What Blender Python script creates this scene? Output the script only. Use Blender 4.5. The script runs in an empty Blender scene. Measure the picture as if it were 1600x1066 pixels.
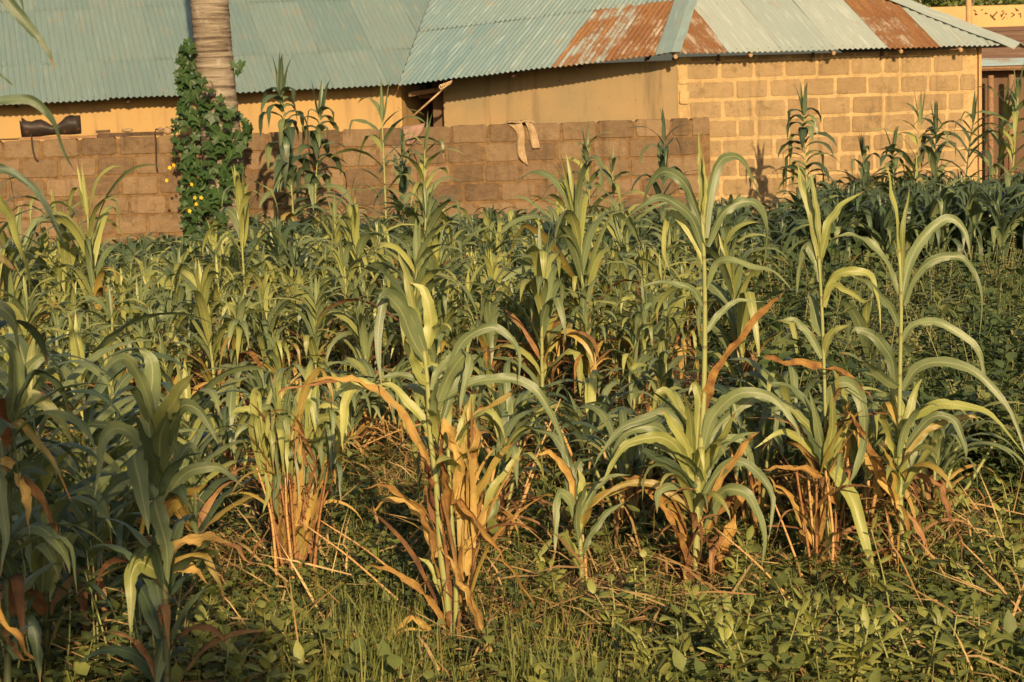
import bpy, bmesh, math, random
import numpy as np
from mathutils import Vector, Matrix, Euler, Quaternion, noise as mnoise

R = math.radians
rng = random.Random(7)
scene = bpy.context.scene
COL = scene.collection

# ------------------------------------------------------------------ camera
CAM_H = 2.26
FPX = 3111.0
PITCH, ROLL = 7.01, -1.8
cam_data = bpy.data.cameras.new('camera')
cam = bpy.data.objects.new('camera', cam_data)
COL.objects.link(cam)
cam_data.sensor_width = 36.0
cam_data.lens = 36.0 * FPX / 1600.0
cam_data.clip_start = 0.1
cam_data.clip_end = 1200.0
RM = Matrix.Rotation(R(90 - PITCH), 3, 'X') @ Matrix.Rotation(R(ROLL), 3, 'Z')
cam.matrix_world = Matrix.Translation((0, 0, CAM_H)) @ RM.to_4x4()
cam_data.dof.use_dof = True
cam_data.dof.focus_distance = 11.0
cam_data.dof.aperture_fstop = 11.0
scene.camera = cam

# ------------------------------------------------------------------ light
SUN_AZ, SUN_EL = 9.0, 22.0      # sun stands behind the photographer, to the right
sd = Vector((math.sin(R(SUN_AZ)) * math.cos(R(SUN_EL)), -math.cos(R(SUN_AZ)) * math.cos(R(SUN_EL)), math.sin(R(SUN_EL))))
world = bpy.data.worlds.new('World'); scene.world = world
world.use_nodes = True
wn = world.node_tree.nodes; wl = world.node_tree.links
bg = wn['Background']
sky = wn.new('ShaderNodeTexSky'); sky.sky_type = 'NISHITA'
sky.sun_disc = False
sky.sun_elevation = R(SUN_EL); sky.sun_rotation = R(180 - SUN_AZ)
sky.dust_density = 3.0; sky.air_density = 1.2
wl.new(sky.outputs[0], bg.inputs['Color']); bg.inputs['Strength'].default_value = 0.060
sl = bpy.data.lights.new('sun', 'SUN'); sl.energy = 5.0; sl.angle = R(0.6); sl.color = (1.0, 0.73, 0.42)
so = bpy.data.objects.new('sun', sl); COL.objects.link(so)
so.rotation_euler = sd.to_track_quat('Z', 'Y').to_euler(); so.location = (4, -8, 12)
scene.view_settings.view_transform = 'Standard'
scene.view_settings.look = 'None'
scene.view_settings.gamma = 1.0
scene.view_settings.exposure = 0.70
scene.view_settings.use_curve_mapping = False


def P(px, py, d):
    """point seen at photo pixel (px,py) at world depth d (metres along +Y)"""
    v = RM @ Vector(((px - 800) / FPX, -(py - 533) / FPX, -1.0))
    v = v * (d / v.y)
    return Vector((v.x, v.y, v.z + CAM_H))


def GX(px, d):
    """world x of photo column px at the ground at depth d"""
    yy = 150 + CAM_H * FPX / d
    return P(px, yy, d).x


# ------------------------------------------------------------------ materials
def newmat(name):
    m = bpy.data.materials.new(name); m.use_nodes = True
    nt = m.node_tree
    for n in list(nt.nodes): nt.nodes.remove(n)
    out = nt.nodes.new('ShaderNodeOutputMaterial')
    return m, nt, out


class N:
    def __init__(s, nt): s.nt = nt
    def n(s, t, **k):
        o = s.nt.nodes.new('ShaderNode' + t)
        for a, b in k.items(): setattr(o, a, b)
        return o
    def lk(s, a, b): s.nt.links.new(a, b)
    def val(s, inp, x):
        if hasattr(x, 'is_output'): s.lk(x, inp)
        elif isinstance(x, (tuple, list)) and len(x) == 3 and inp.type == 'RGBA': inp.default_value = (*x, 1)
        else: inp.default_value = x
    def math(s, op, a, b=0.0, c=0.0, clamp=False):
        o = s.n('Math', operation=op, use_clamp=clamp)
        s.val(o.inputs[0], a); s.val(o.inputs[1], b); s.val(o.inputs[2], c)
        return o.outputs[0]
    def mix(s, f, a, b, mode='MIX'):
        o = s.n('Mix', data_type='RGBA', blend_type=mode)
        s.val(o.inputs[0], f); s.val(o.inputs[6], a); s.val(o.inputs[7], b)
        return o.outputs[2]
    def noise(s, vec, scale, detail=4, rough=0.55, dist=0.0, w=None):
        o = s.n('TexNoise')
        if w is not None: o.noise_dimensions = '4D'; s.val(o.inputs['W'], w)
        if vec is not None: s.lk(vec, o.inputs['Vector'])
        o.inputs['Scale'].default_value = scale; o.inputs['Detail'].default_value = detail
        o.inputs['Roughness'].default_value = rough; o.inputs['Distortion'].default_value = dist
        return o.outputs[0]
    def ramp(s, f, stops):
        o = s.n('ValToRGB'); cr = o.color_ramp
        while len(cr.elements) < len(stops): cr.elements.new(0.5)
        for e, (p, c) in zip(cr.elements, stops):
            e.position = p; e.color = (*c, 1) if len(c) == 3 else c
        s.lk(f, o.inputs[0]); return o.outputs[0]
    def sm(s, x, a, b):
        o = s.n('MapRange', interpolation_type='SMOOTHSTEP')
        s.val(o.inputs[0], x); o.inputs[1].default_value = a; o.inputs[2].default_value = b
        return o.outputs[0]
    def mapv(s, vec, sc=(1, 1, 1)):
        o = s.n('Mapping'); s.lk(vec, o.inputs[0]); o.inputs['Scale'].default_value = sc
        return o.outputs[0]
    def bump(s, h, strength, dist=0.01):
        o = s.n('Bump'); s.lk(h, o.inputs['Height']); o.inputs['Strength'].default_value = strength
        o.inputs['Distance'].default_value = dist; return o.outputs[0]
    def principled(s, col, rough=0.8, normal=None, metal=0.0, spec=0.3):
        o = s.n('BsdfPrincipled'); s.val(o.inputs['Base Color'], col); s.val(o.inputs['Roughness'], rough)
        s.val(o.inputs['Metallic'], metal); s.val(o.inputs['Specular IOR Level'], spec)
        if normal: s.lk(normal, o.inputs['Normal'])
        return o


def leaf_mat(name, ca, cb, rib, dry=(0.33, 0.15, 0.045), dry_amt=0.25, trans=0.26, ribw=0.055, spec=0.5, attr=False):
    m, nt, out = newmat(name); q = N(nt)
    uv = q.n('UVMap').outputs[0]
    sep = q.n('SeparateXYZ'); q.lk(uv, sep.inputs[0])
    u, v = sep.outputs[0], sep.outputs[1]
    if attr:
        at = q.n('Attribute', attribute_name='tint'); rnd = at.outputs['Fac']
    else:
        rnd = q.n('ObjectInfo').outputs['Random']
    r2 = q.math('FRACT', q.math('MULTIPLY', rnd, 17.31))
    r3 = q.math('FRACT', q.math('MULTIPLY', rnd, 71.7))
    obj = q.n('TexCoord').outputs['Object']
    geo = q.n('NewGeometry').outputs['Position']
    big = q.noise(geo, 9.0, 3)
    f = q.math('ADD', q.math('MULTIPLY', rnd, 0.6), q.math('MULTIPLY', big, 0.5), clamp=True)
    col = q.mix(f, ca, cb)
    col = q.mix(1.0, col, q.ramp(r3, [(0, (0.72, 0.74, 0.72)), (1, (1.25, 1.22, 1.15))]), 'MULTIPLY')
    # fine parallel veins
    vv = q.mapv(uv, (46, 1.2, 1)); veins = q.noise(vv, 1.0, 2)
    col = q.mix(q.math('MULTIPLY', q.sm(veins, 0.45, 0.75), 0.22), col, rib)
    # dry tips, margins and blotches
    blot = q.noise(geo, 26.0, 4, 0.6)
    edge = q.math('ABSOLUTE', q.math('SUBTRACT', u, 0.5))
    tip = q.sm(v, 0.75, 1.05)
    d = q.math('ADD', q.math('MULTIPLY', tip, q.math('ADD', q.math('MULTIPLY', r2, 0.8), 0.1)),
               q.math('ADD', q.math('MULTIPLY', q.math('MULTIPLY', edge, edge), 1.35), q.math('MULTIPLY', q.math('SUBTRACT', blot, 0.5), 1.1)))
    dm = q.sm(d, 0.62 - dry_amt, 0.92 - dry_amt)
    dcol = q.mix(q.noise(geo, 40, 3), dry, tuple(c * 0.45 for c in dry))
    col = q.mix(dm, col, dcol)
    spots = q.sm(q.noise(geo, 110.0, 2), 0.67, 0.72)
    col = q.mix(q.math('MULTIPLY', spots, 0.55), col, (0.10, 0.05, 0.02))
    mid = q.math('SUBTRACT', 1.0, q.sm(edge, ribw * 0.4, ribw))
    col = q.mix(q.math('MULTIPLY', mid, 0.55), col, rib)
    h = q.math('ADD', q.math('MULTIPLY', veins, 0.5), q.math('MULTIPLY', q.noise(geo, 60, 3), 0.6))
    nb = q.bump(h, 0.35, 0.004)
    pr = q.principled(col, 0.42, nb, spec=spec)
    tr = q.n('BsdfTranslucent'); q.lk(q.mix(0.5, col, (0.20, 0.24, 0.03), 'ADD'), tr.inputs[0])
    mx = q.n('MixShader'); mx.inputs[0].default_value = trans
    q.lk(pr.outputs[0], mx.inputs[1]); q.lk(tr.outputs[0], mx.inputs[2]); q.lk(mx.outputs[0], out.inputs[0])
    return m


def dry_mat(name, ca, cb, cc, trans=0.22):
    m, nt, out = newmat(name); q = N(nt)
    uv = q.n('UVMap').outputs[0]; geo = q.n('NewGeometry').outputs['Position']
    rnd = q.n('ObjectInfo').outputs['Random']
    a = q.noise(geo, 14, 4, 0.6); vv = q.mapv(uv, (30, 1.5, 1)); st = q.noise(vv, 1.0, 3)
    f = q.math('ADD', q.math('MULTIPLY', a, 0.95), q.math('MULTIPLY', q.math('SUBTRACT', rnd, 0.45), 0.55), clamp=True)
    col = q.ramp(f, [(0.2, cc), (0.45, ca), (0.72, cb)])
    r2 = q.math('FRACT', q.math('MULTIPLY', rnd, 23.7))
    col = q.mix(q.math('MULTIPLY', r2, 0.35), col, (0.33, 0.20, 0.085))
    col = q.mix(q.math('MULTIPLY', q.sm(st, 0.48, 0.66), 0.7), col, tuple(c * 0.35 for c in ca))
    nb = q.bump(q.math('ADD', st, a), 0.6, 0.006)
    pr = q.principled(col, 0.75, nb, spec=0.15)
    tr = q.n('BsdfTranslucent'); q.lk(col, tr.inputs[0])
    mx = q.n('MixShader'); mx.inputs[0].default_value = trans
    q.lk(pr.outputs[0], mx.inputs[1]); q.lk(tr.outputs[0], mx.inputs[2]); q.lk(mx.outputs[0], out.inputs[0])
    return m


M = {}
M['g'] = leaf_mat('leaf_green', (0.088, 0.126, 0.056), (0.170, 0.205, 0.092), (0.36, 0.37, 0.18), dry_amt=0.10)
M['y'] = leaf_mat('leaf_yellow_green', (0.170, 0.200, 0.056), (0.30, 0.31, 0.095), (0.47, 0.44, 0.18), dry_amt=0.14)
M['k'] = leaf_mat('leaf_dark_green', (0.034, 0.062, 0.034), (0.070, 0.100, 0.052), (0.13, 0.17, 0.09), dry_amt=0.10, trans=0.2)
M['m'] = leaf_mat('leaf_turning', (0.22, 0.17, 0.04), (0.34, 0.24, 0.06), (0.42, 0.32, 0.13), dry=(0.42, 0.17, 0.04), dry_amt=0.34)
M['d'] = dry_mat('leaf_dry', (0.38, 0.215, 0.055), (0.54, 0.375, 0.12), (0.15, 0.062, 0.025))
M['b'] = dry_mat('leaf_dry_dark', (0.20, 0.09, 0.038), (0.34, 0.19, 0.09), (0.07, 0.03, 0.018), trans=0.12)


def stem_mat(name, ca, cb, joint):
    m, nt, out = newmat(name); q = N(nt)
    uv = q.n('UVMap').outputs[0]; geo = q.n('NewGeometry').outputs['Position']
    sep = q.n('SeparateXYZ'); q.lk(uv, sep.inputs[0])
    col = q.mix(q.noise(geo, 7, 3), ca, cb)
    fr = q.math('FRACT', q.math('MULTIPLY', sep.outputs[1], 9.0))
    col = q.mix(q.math('MULTIPLY', q.sm(fr, 0.88, 0.97), 0.7), col, joint)
    st = q.noise(q.mapv(uv, (14, 3, 1)), 1.0, 2)
    col = q.mix(q.math('MULTIPLY', q.sm(st, 0.45, 0.8), 0.35), col, joint)
    pr = q.principled(col, 0.55, q.bump(st, 0.4, 0.003), spec=0.3)
    q.lk(pr.outputs[0], out.inputs[0]); return m


M['stem'] = stem_mat('stem_green', (0.17, 0.20, 0.065), (0.29, 0.29, 0.11), (0.11, 0.08, 0.03))
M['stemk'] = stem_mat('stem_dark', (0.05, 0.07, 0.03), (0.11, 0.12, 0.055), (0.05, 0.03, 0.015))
M['stemr'] = stem_mat('stem_rusty', (0.16, 0.065, 0.025), (0.33, 0.17, 0.06), (0.05, 0.022, 0.012))
M['stemd'] = stem_mat('stem_dry', (0.36, 0.19, 0.07), (0.45, 0.30, 0.12), (0.13, 0.05, 0.02))


def simple_mat(name, stops, scale=8, rough=0.85, bumps=0.4, bd=0.01, detail=6, spec=0.2, metal=0.0, rndamt=0.0, coord='Object', sc=(1, 1, 1), trans=0.0):
    m, nt, out = newmat(name); q = N(nt)
    tc = q.n('TexCoord').outputs[coord]
    v = q.mapv(tc, sc)
    f = q.noise(v, scale, detail, 0.6)
    f2 = q.math('ADD', f, q.math('MULTIPLY', q.math('SUBTRACT', q.n('ObjectInfo').outputs['Random'], 0.5), rndamt))
    col = q.ramp(f2, stops)
    pr = q.principled(col, rough, q.bump(f, bumps, bd), spec=spec, metal=metal)
    if trans:
        tr = q.n('BsdfTranslucent'); q.lk(col, tr.inputs[0]); mx = q.n('MixShader'); mx.inputs[0].default_value = trans
        q.lk(pr.outputs[0], mx.inputs[1]); q.lk(tr.outputs[0], mx.inputs[2]); q.lk(mx.outputs[0], out.inputs[0])
    else:
        q.lk(pr.outputs[0], out.inputs[0])
    return m


def tint_mat(name, stops, trans=0.3, rough=0.55):
    m, nt, out = newmat(name); q = N(nt)
    at = q.n('Attribute', attribute_name='tint')
    geo = q.n('NewGeometry').outputs['Position']
    f = q.math('ADD', q.math('MULTIPLY', at.outputs['Fac'], 0.75), q.math('MULTIPLY', q.noise(geo, 2.2, 3), 0.3), clamp=True)
    col = q.ramp(f, stops)
    col = q.mix(q.math('MULTIPLY', q.noise(geo, 60, 3), 0.45), col, (0.03, 0.035, 0.012))
    pr = q.principled(col, rough, q.bump(q.noise(geo, 90, 3), 0.3, 0.003), spec=0.25)
    tr = q.n('BsdfTranslucent'); q.lk(col, tr.inputs[0])
    mx = q.n('MixShader'); mx.inputs[0].default_value = trans
    q.lk(pr.outputs[0], mx.inputs[1]); q.lk(tr.outputs[0], mx.inputs[2]); q.lk(mx.outputs[0], out.inputs[0])
    return m


M['weed'] = tint_mat('weed_leaf', [(0.0, (0.065, 0.095, 0.034)), (0.4, (0.14, 0.175, 0.050)), (0.75, (0.25, 0.27, 0.068)), (1.0, (0.36, 0.30, 0.09))])
M['weedpale'] = tint_mat('pale_weed_leaf', [(0.0, (0.13, 0.15, 0.05)), (0.5, (0.22, 0.24, 0.08)), (1.0, (0.36, 0.35, 0.15))])
M['weedthick'] = tint_mat('thicket_leaf', [(0.0, (0.045, 0.080, 0.034)), (0.5, (0.10, 0.145, 0.050)), (1.0, (0.24, 0.26, 0.085))])
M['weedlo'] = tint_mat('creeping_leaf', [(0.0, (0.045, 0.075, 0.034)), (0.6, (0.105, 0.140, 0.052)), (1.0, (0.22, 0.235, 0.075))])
M['grass'] = tint_mat('grass_blade', [(0.0, (0.09, 0.12, 0.032)), (0.45, (0.20, 0.215, 0.05)), (0.75, (0.34, 0.26, 0.085)), (1.0, (0.52, 0.36, 0.14))], trans=0.25)
M['straw'] = tint_mat('straw', [(0.0, (0.17, 0.08, 0.035)), (0.5, (0.38, 0.23, 0.09)), (1.0, (0.58, 0.41, 0.19))], trans=0.08, rough=0.8)
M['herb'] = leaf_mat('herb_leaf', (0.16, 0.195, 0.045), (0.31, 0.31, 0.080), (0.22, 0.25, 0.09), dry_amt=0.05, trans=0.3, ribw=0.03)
M['herbshade'] = leaf_mat('herb_leaf_shaded', (0.05, 0.08, 0.028), (0.11, 0.135, 0.045), (0.11, 0.14, 0.05), dry_amt=0.05, trans=0.25, ribw=0.03)  # darker copy of herb_leaf; shade of the lower left put into the colour
M['vine'] = leaf_mat('vine_leaf', (0.020, 0.048, 0.016), (0.040, 0.080, 0.025), (0.09, 0.13, 0.05), dry_amt=0.05, trans=0.22, ribw=0.03, spec=0.2)
M['flower'] = simple_mat('yellow_petal', [(0.2, (0.75, 0.42, 0.02)), (0.8, (0.9, 0.6, 0.05))], trans=0.3)
M['tinyflower'] = simple_mat('tiny_white_flower', [(0.2, (0.45, 0.45, 0.25)), (0.8, (0.7, 0.7, 0.5))])
M['soil'] = simple_mat('soil', [(0.25, (0.045, 0.032, 0.018)), (0.55, (0.09, 0.062, 0.032)), (0.8, (0.17, 0.12, 0.06))], scale=3.0, bumps=0.9, bd=0.04, detail=10)
M['panicle'] = simple_mat('seed_head', [(0.3, (0.16, 0.05, 0.02)), (0.6, (0.32, 0.13, 0.04)), (0.8, (0.42, 0.26, 0.09))], scale=40)


def block_mat(name, base, dark, pale, rnd=0.5):
    m, nt, out = newmat(name); q = N(nt)
    geo = q.n('NewGeometry').outputs['Position']
    ob = q.n('TexCoord').outputs['Object']
    rn = q.n('ObjectInfo').outputs['Random']
    big = q.noise(geo, 1.3, 4, 0.6); mid = q.noise(geo, 12, 5, 0.65); fine = q.noise(geo, 160, 3, 0.7)
    f = q.math('ADD', q.math('MULTIPLY', rn, rnd), q.math('MULTIPLY', mid, 1.0 - rnd * 0.6), clamp=True)
    col = q.ramp(f, [(0.15, dark), (0.5, base), (0.9, pale)])
    streak = q.noise(q.mapv(geo, (9, 9, 1.2)), 1.0, 4, 0.6)
    col = q.mix(q.math('MULTIPLY', q.sm(streak, 0.52, 0.75), 0.5), col, tuple(c * 0.42 for c in base))
    col = q.mix(q.math('MULTIPLY', q.sm(big, 0.5, 0.7), 0.35), col, tuple(c * 0.6 for c in base))
    col = q.mix(q.math('MULTIPLY', q.sm(fine, 0.62, 0.72), 0.45), col, tuple(c * 0.45 for c in base))
    col = q.mix(q.math('MULTIPLY', q.sm(q.noise(geo, 75, 2), 0.68, 0.73), 0.6), col, pale)
    h = q.math('ADD', q.math('MULTIPLY', mid, 1.6), q.math('MULTIPLY', fine, 0.6))
    col = q.mix(q.math('MULTIPLY', q.sm(q.noise(geo, 3.2, 8, 0.75), 0.54, 0.66), 0.55), col, tuple(c * 0.45 for c in base))
    pr = q.principled(col, 0.92, q.bump(h, 1.0, 0.02), spec=0.1)
    q.lk(pr.outputs[0], out.inputs[0]); return m


M['block'] = block_mat('sand_block', (0.290, 0.200, 0.104), (0.22, 0.148, 0.080), (0.35, 0.25, 0.135), 0.4)
M['blockwall'] = block_mat('brown_sand_block', (0.165, 0.110, 0.064), (0.085, 0.057, 0.036), (0.24, 0.165, 0.095), 0.55)
M['mortar'] = block_mat('pale_mortar', (0.45, 0.315, 0.150), (0.31, 0.21, 0.10), (0.54, 0.39, 0.20), 0.0)
M['mortard'] = block_mat('crumbling_mortar', (0.185, 0.112, 0.052), (0.045, 0.028, 0.018), (0.27, 0.175, 0.085), 0.0)


def plaster_mat(name, base, alt, stain, k=0.4):
    m, nt, out = newmat(name); q = N(nt)
    geo = q.n('NewGeometry').outputs['Position']
    big = q.noise(geo, 0.9, 5, 0.6); st = q.noise(q.mapv(geo, (5, 5, 0.5)), 1.0, 5, 0.6)
    col = q.mix(q.sm(big, 0.35, 0.7), base, alt)
    col = q.mix(q.math('MULTIPLY', q.sm(st, 0.48, 0.72), k), col, stain)
    sp = q.noise(geo, 22, 2); col = q.mix(q.math('MULTIPLY', q.sm(sp, 0.73, 0.76), 0.8), col, tuple(c * 0.3 for c in stain))
    col = q.mix(q.math('MULTIPLY', q.noise(geo, 45, 4), 0.18), col, tuple(c * 0.5 for c in base))
    pr = q.principled(col, 0.9, q.bump(q.math('ADD', q.noise(geo, 6, 5), q.noise(geo, 90, 3)), 0.3, 0.01), spec=0.12)
    q.lk(pr.outputs[0], out.inputs[0]); return m


M['orange'] = plaster_mat('ochre_plaster', (0.36, 0.235, 0.095), (0.31, 0.21, 0.10), (0.19, 0.125, 0.07), 0.6)
M['grey_plaster'] = plaster_mat('weathered_plaster', (0.31, 0.215, 0.11), (0.22, 0.185, 0.11), (0.10, 0.078, 0.05), 0.65)
M['dark_plaster'] = plaster_mat('dark_plaster', (0.12, 0.075, 0.045), (0.10, 0.06, 0.04), (0.05, 0.03, 0.02), 0.4)  # dark tone; on the passage walls it carries the recess shade in its colour
M['farwall'] = plaster_mat('far_ochre_wall', (0.50, 0.30, 0.13), (0.42, 0.26, 0.12), (0.2, 0.12, 0.06), 0.3)
M['pink'] = plaster_mat('pale_pink_wall', (0.72, 0.55, 0.47), (0.68, 0.5, 0.42), (0.6, 0.42, 0.35), 0.1)


def metal_mat(name, a, b, rust_amt, axis_u=(1, 0.25, 1)):
    m, nt, out = newmat(name); q = N(nt)
    uv = q.n('UVMap').outputs[0]
    rn = q.n('ObjectInfo').outputs['Random']; geo = q.n('NewGeometry').outputs['Position']
    st = q.noise(q.mapv(uv, (9, 0.9, 1)), 1.0, 5, 0.65, w=q.math('MULTIPLY', rn, 40))
    bl = q.noise(geo, 3.0, 5, 0.6); fine = q.noise(geo, 60, 4, 0.6)
    col = q.mix(q.math('ADD', q.math('MULTIPLY', rn, 0.5), q.math('MULTIPLY', st, 0.6), clamp=True), a, b)
    pale = q.sm(q.noise(q.mapv(uv, (22, 1.3, 1)), 1.0, 4, 0.6), 0.5, 0.72)
    col = q.mix(q.math('MULTIPLY', pale, 0.22 if name[0] == 't' else 0.4), col, tuple(min(0.75, c * 1.5 + 0.05) for c in b))
    dirt = q.math('MULTIPLY', q.sm(q.math('ADD', q.math('MULTIPLY', st, 0.6), q.math('MULTIPLY', bl, 0.5)), 0.56, 0.72), 0.35)
    col = q.mix(dirt, col, (0.26, 0.20, 0.12))
    r = q.math('ADD', q.math('MULTIPLY', st, 0.65), q.math('MULTIPLY', bl, 0.35))
    r = q.math('ADD', r, q.math('MULTIPLY', q.math('SUBTRACT', fine, 0.5), 0.35))
    rm = q.sm(r, 0.80 - rust_amt, 0.88 - rust_amt)
    rc = q.ramp(q.math('ADD', q.math('MULTIPLY', fine, 0.5), q.math('MULTIPLY', st, 0.5)), [(0.3, (0.060, 0.028, 0.015)), (0.48, (0.165, 0.070, 0.026)), (0.66, (0.30, 0.165, 0.065))])
    col = q.mix(rm, col, rc)
    pr = q.principled(col, q.math('ADD', 0.55, q.math('MULTIPLY', rm, 0.35)), q.bump(fine, 0.15, 0.002), metal=0.0, spec=0.35)
    q.lk(pr.outputs[0], out.inputs[0]); return m


M['roofA'] = metal_mat('teal_roof_paint', (0.118, 0.182, 0.178), (0.175, 0.232, 0.215), 0.10)
M['roofB'] = metal_mat('blue_worn_roof', (0.105, 0.185, 0.205), (0.215, 0.275, 0.255), 0.15)
M['roofC'] = metal_mat('pale_worn_roof', (0.225, 0.28, 0.265), (0.32, 0.355, 0.32), 0.17)
M['rust'] = metal_mat('rusted_roof', (0.35, 0.28, 0.2), (0.33, 0.29, 0.22), 0.41)
M['rusthalf'] = metal_mat('half_rusted_roof', (0.20, 0.25, 0.24), (0.30, 0.33, 0.29), 0.36)
M['rustdark'] = metal_mat('brown_rusted_roof', (0.10, 0.055, 0.038), (0.17, 0.10, 0.06), 0.12)
M['shedroof'] = metal_mat('blue_shed_roof', (0.12, 0.23, 0.28), (0.30, 0.36, 0.36), 0.27)
M['wood'] = simple_mat('weathered_wood', [(0.25, (0.10, 0.055, 0.03)), (0.6, (0.24, 0.14, 0.075)), (0.85, (0.38, 0.25, 0.14))], scale=10, sc=(1, 8, 8))
M['lightwood'] = simple_mat('pale_wood', [(0.25, (0.28, 0.17, 0.09)), (0.7, (0.5, 0.34, 0.19))], scale=14)
M['darkwood'] = simple_mat('dark_wood', [(0.25, (0.03, 0.02, 0.012)), (0.7, (0.09, 0.055, 0.035))], scale=12)
M['black'] = simple_mat('charred_black', [(0.3, (0.012, 0.010, 0.009)), (0.62, (0.035, 0.024, 0.018)), (0.8, (0.16, 0.06, 0.025))], scale=9, rough=0.5)
M['cream'] = simple_mat('cream_cloth', [(0.3, (0.22, 0.15, 0.08)), (0.7, (0.36, 0.26, 0.15))], scale=14, bumps=0.3)
M['rag'] = simple_mat('pinkish_rag', [(0.25, (0.16, 0.095, 0.07)), (0.75, (0.27, 0.175, 0.13))], scale=14)
M['rope'] = simple_mat('rope', [(0.25, (0.32, 0.2, 0.11)), (0.75, (0.5, 0.36, 0.2))], scale=40)
M['stone'] = simple_mat('stone', [(0.25, (0.18, 0.12, 0.07)), (0.75, (0.36, 0.25, 0.14))], scale=20)
M['barkpole'] = simple_mat('pole_wood', [(0.25, (0.30, 0.17, 0.08)), (0.75, (0.46, 0.29, 0.13))], scale=14, sc=(6, 6, 1))


def trunk_mat():
    m, nt, out = newmat('palm_bark'); q = N(nt)
    geo = q.n('NewGeometry').outputs['Position']
    rings = q.noise(q.mapv(geo, (1.2, 1.2, 22)), 1.0, 5, 0.6, 0.6); fine = q.noise(q.mapv(geo, (30, 30, 60)), 1.0, 4, 0.65)
    col = q.ramp(rings, [(0.36, (0.045, 0.036, 0.028)), (0.47, (0.135, 0.108, 0.080)), (0.56, (0.24, 0.20, 0.15)), (0.70, (0.33, 0.285, 0.225))])
    col = q.mix(q.math('MULTIPLY', fine, 0.55), col, (0.10, 0.07, 0.045))
    lich = q.sm(q.noise(geo, 5, 4), 0.58, 0.7); col = q.mix(q.math('MULTIPLY', lich, 0.35), col, (0.40, 0.36, 0.27))
    pr = q.principled(col, 0.9, q.bump(q.math('ADD', rings, q.math('MULTIPLY', fine, 0.5)), 0.9, 0.02), spec=0.1)
    q.lk(pr.outputs[0], out.inputs[0]); return m


M['trunk'] = trunk_mat()


# ------------------------------------------------------------------ object helpers
def mesh(name, verts, faces, mat, uvs=None, smooth=True, tint=None):
    me = bpy.data.meshes.new(name)
    me.from_pydata([tuple(v) for v in verts], [], faces)
    if uvs is not None:
        ul = me.uv_layers.new(name='UVMap')
        li = np.zeros(len(me.loops), dtype=np.int32); me.loops.foreach_get('vertex_index', li)
        ul.data.foreach_set('uv', np.asarray(uvs, dtype=np.float32)[li].ravel())
    if tint is not None:
        at = me.attributes.new('tint', 'FLOAT', 'POINT'); at.data.foreach_set('value', np.asarray(tint, dtype=np.float32))
    if smooth: me.shade_smooth()
    if mat is not None: me.materials.append(mat)
    return me


def ob(name, me, parent=None, loc=None, rot=None):
    o = bpy.data.objects.new(name, me); COL.objects.link(o)
    if parent: o.parent = parent
    if loc is not None: o.location = loc
    if rot is not None: o.rotation_euler = rot
    return o


def tag(o, label=None, cat=None, group=None, kind=None):
    if label: o['label'] = label
    if cat: o['category'] = cat
    if group: o['group'] = group
    if kind: o['kind'] = kind
    return o


def empty(name, loc, rz=0, **k):
    o = bpy.data.objects.new(name, None); COL.objects.link(o)
    o.location = loc; o.rotation_euler = (0, 0, rz); o.empty_display_size = 0.1
    return tag(o, **k)


def boxdata(x0, x1, y0, y1, z0, z1):
    v = [(x0, y0, z0), (x1, y0, z0), (x1, y1, z0), (x0, y1, z0), (x0, y0, z1), (x1, y0, z1), (x1, y1, z1), (x0, y1, z1)]
    f = [(0, 3, 2, 1), (4, 5, 6, 7), (0, 1, 5, 4), (1, 2, 6, 5), (2, 3, 7, 6), (3, 0, 4, 7)]
    return v, f


def tubedata(pts, radii, n=8, cap=True, uvl=True):
    pts = [Vector(p) for p in pts]
    V, F, U = [], [], []
    ref = Vector((0, 0, 1))
    L = 0
    tot = sum((pts[i + 1] - pts[i]).length for i in range(len(pts) - 1)) or 1
    for i, p in enumerate(pts):
        t = (pts[min(i + 1, len(pts) - 1)] - pts[max(i - 1, 0)]).normalized()
        a = t.cross(ref if abs(t.dot(ref)) < 0.95 else Vector((1, 0, 0))).normalized(); b = t.cross(a)
        if i: L += (pts[i] - pts[i - 1]).length
        r = radii[i] if isinstance(radii, (list, tuple)) else radii
        for k in range(n):
            an = 2 * math.pi * k / n
            V.append(p + a * (r * math.cos(an)) + b * (r * math.sin(an))); U.append((k / n, L / tot))
    for i in range(len(pts) - 1):
        for k in range(n):
            a0 = i * n + k; a1 = i * n + (k + 1) % n
            F.append((a0, a1, a1 + n, a0 + n))
    if cap:
        F.append(tuple(range(n - 1, -1, -1))); F.append(tuple(range(len(V) - n, len(V))))
    return V, F, U


def catmull(pts, n):
    P_ = [pts[0] * 2 - pts[1]] + pts + [pts[-1] * 2 - pts[-2]]
    segs = len(pts) - 1; out = []
    for i in range(n + 1):
        t = i / n * segs; k = min(int(t), segs - 1); f = t - k
        a, b, c, d = P_[k], P_[k + 1], P_[k + 2], P_[k + 3]
        out.append(0.5 * ((2 * b) + (c - a) * f + (2 * a - 5 * b + 4 * c - d) * f * f + (3 * b - a - 3 * c + d) * f ** 3))
    return out


def leafprofile(t, basew=0.35):
    # narrow clasping base, widest at a quarter, long tapering tip
    if t < 0.25: return basew + (1 - basew) * math.sin(t / 0.25 * math.pi / 2)
    return max(0.015, (1 - ((t - 0.25) / 0.75) ** 1.9))


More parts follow.
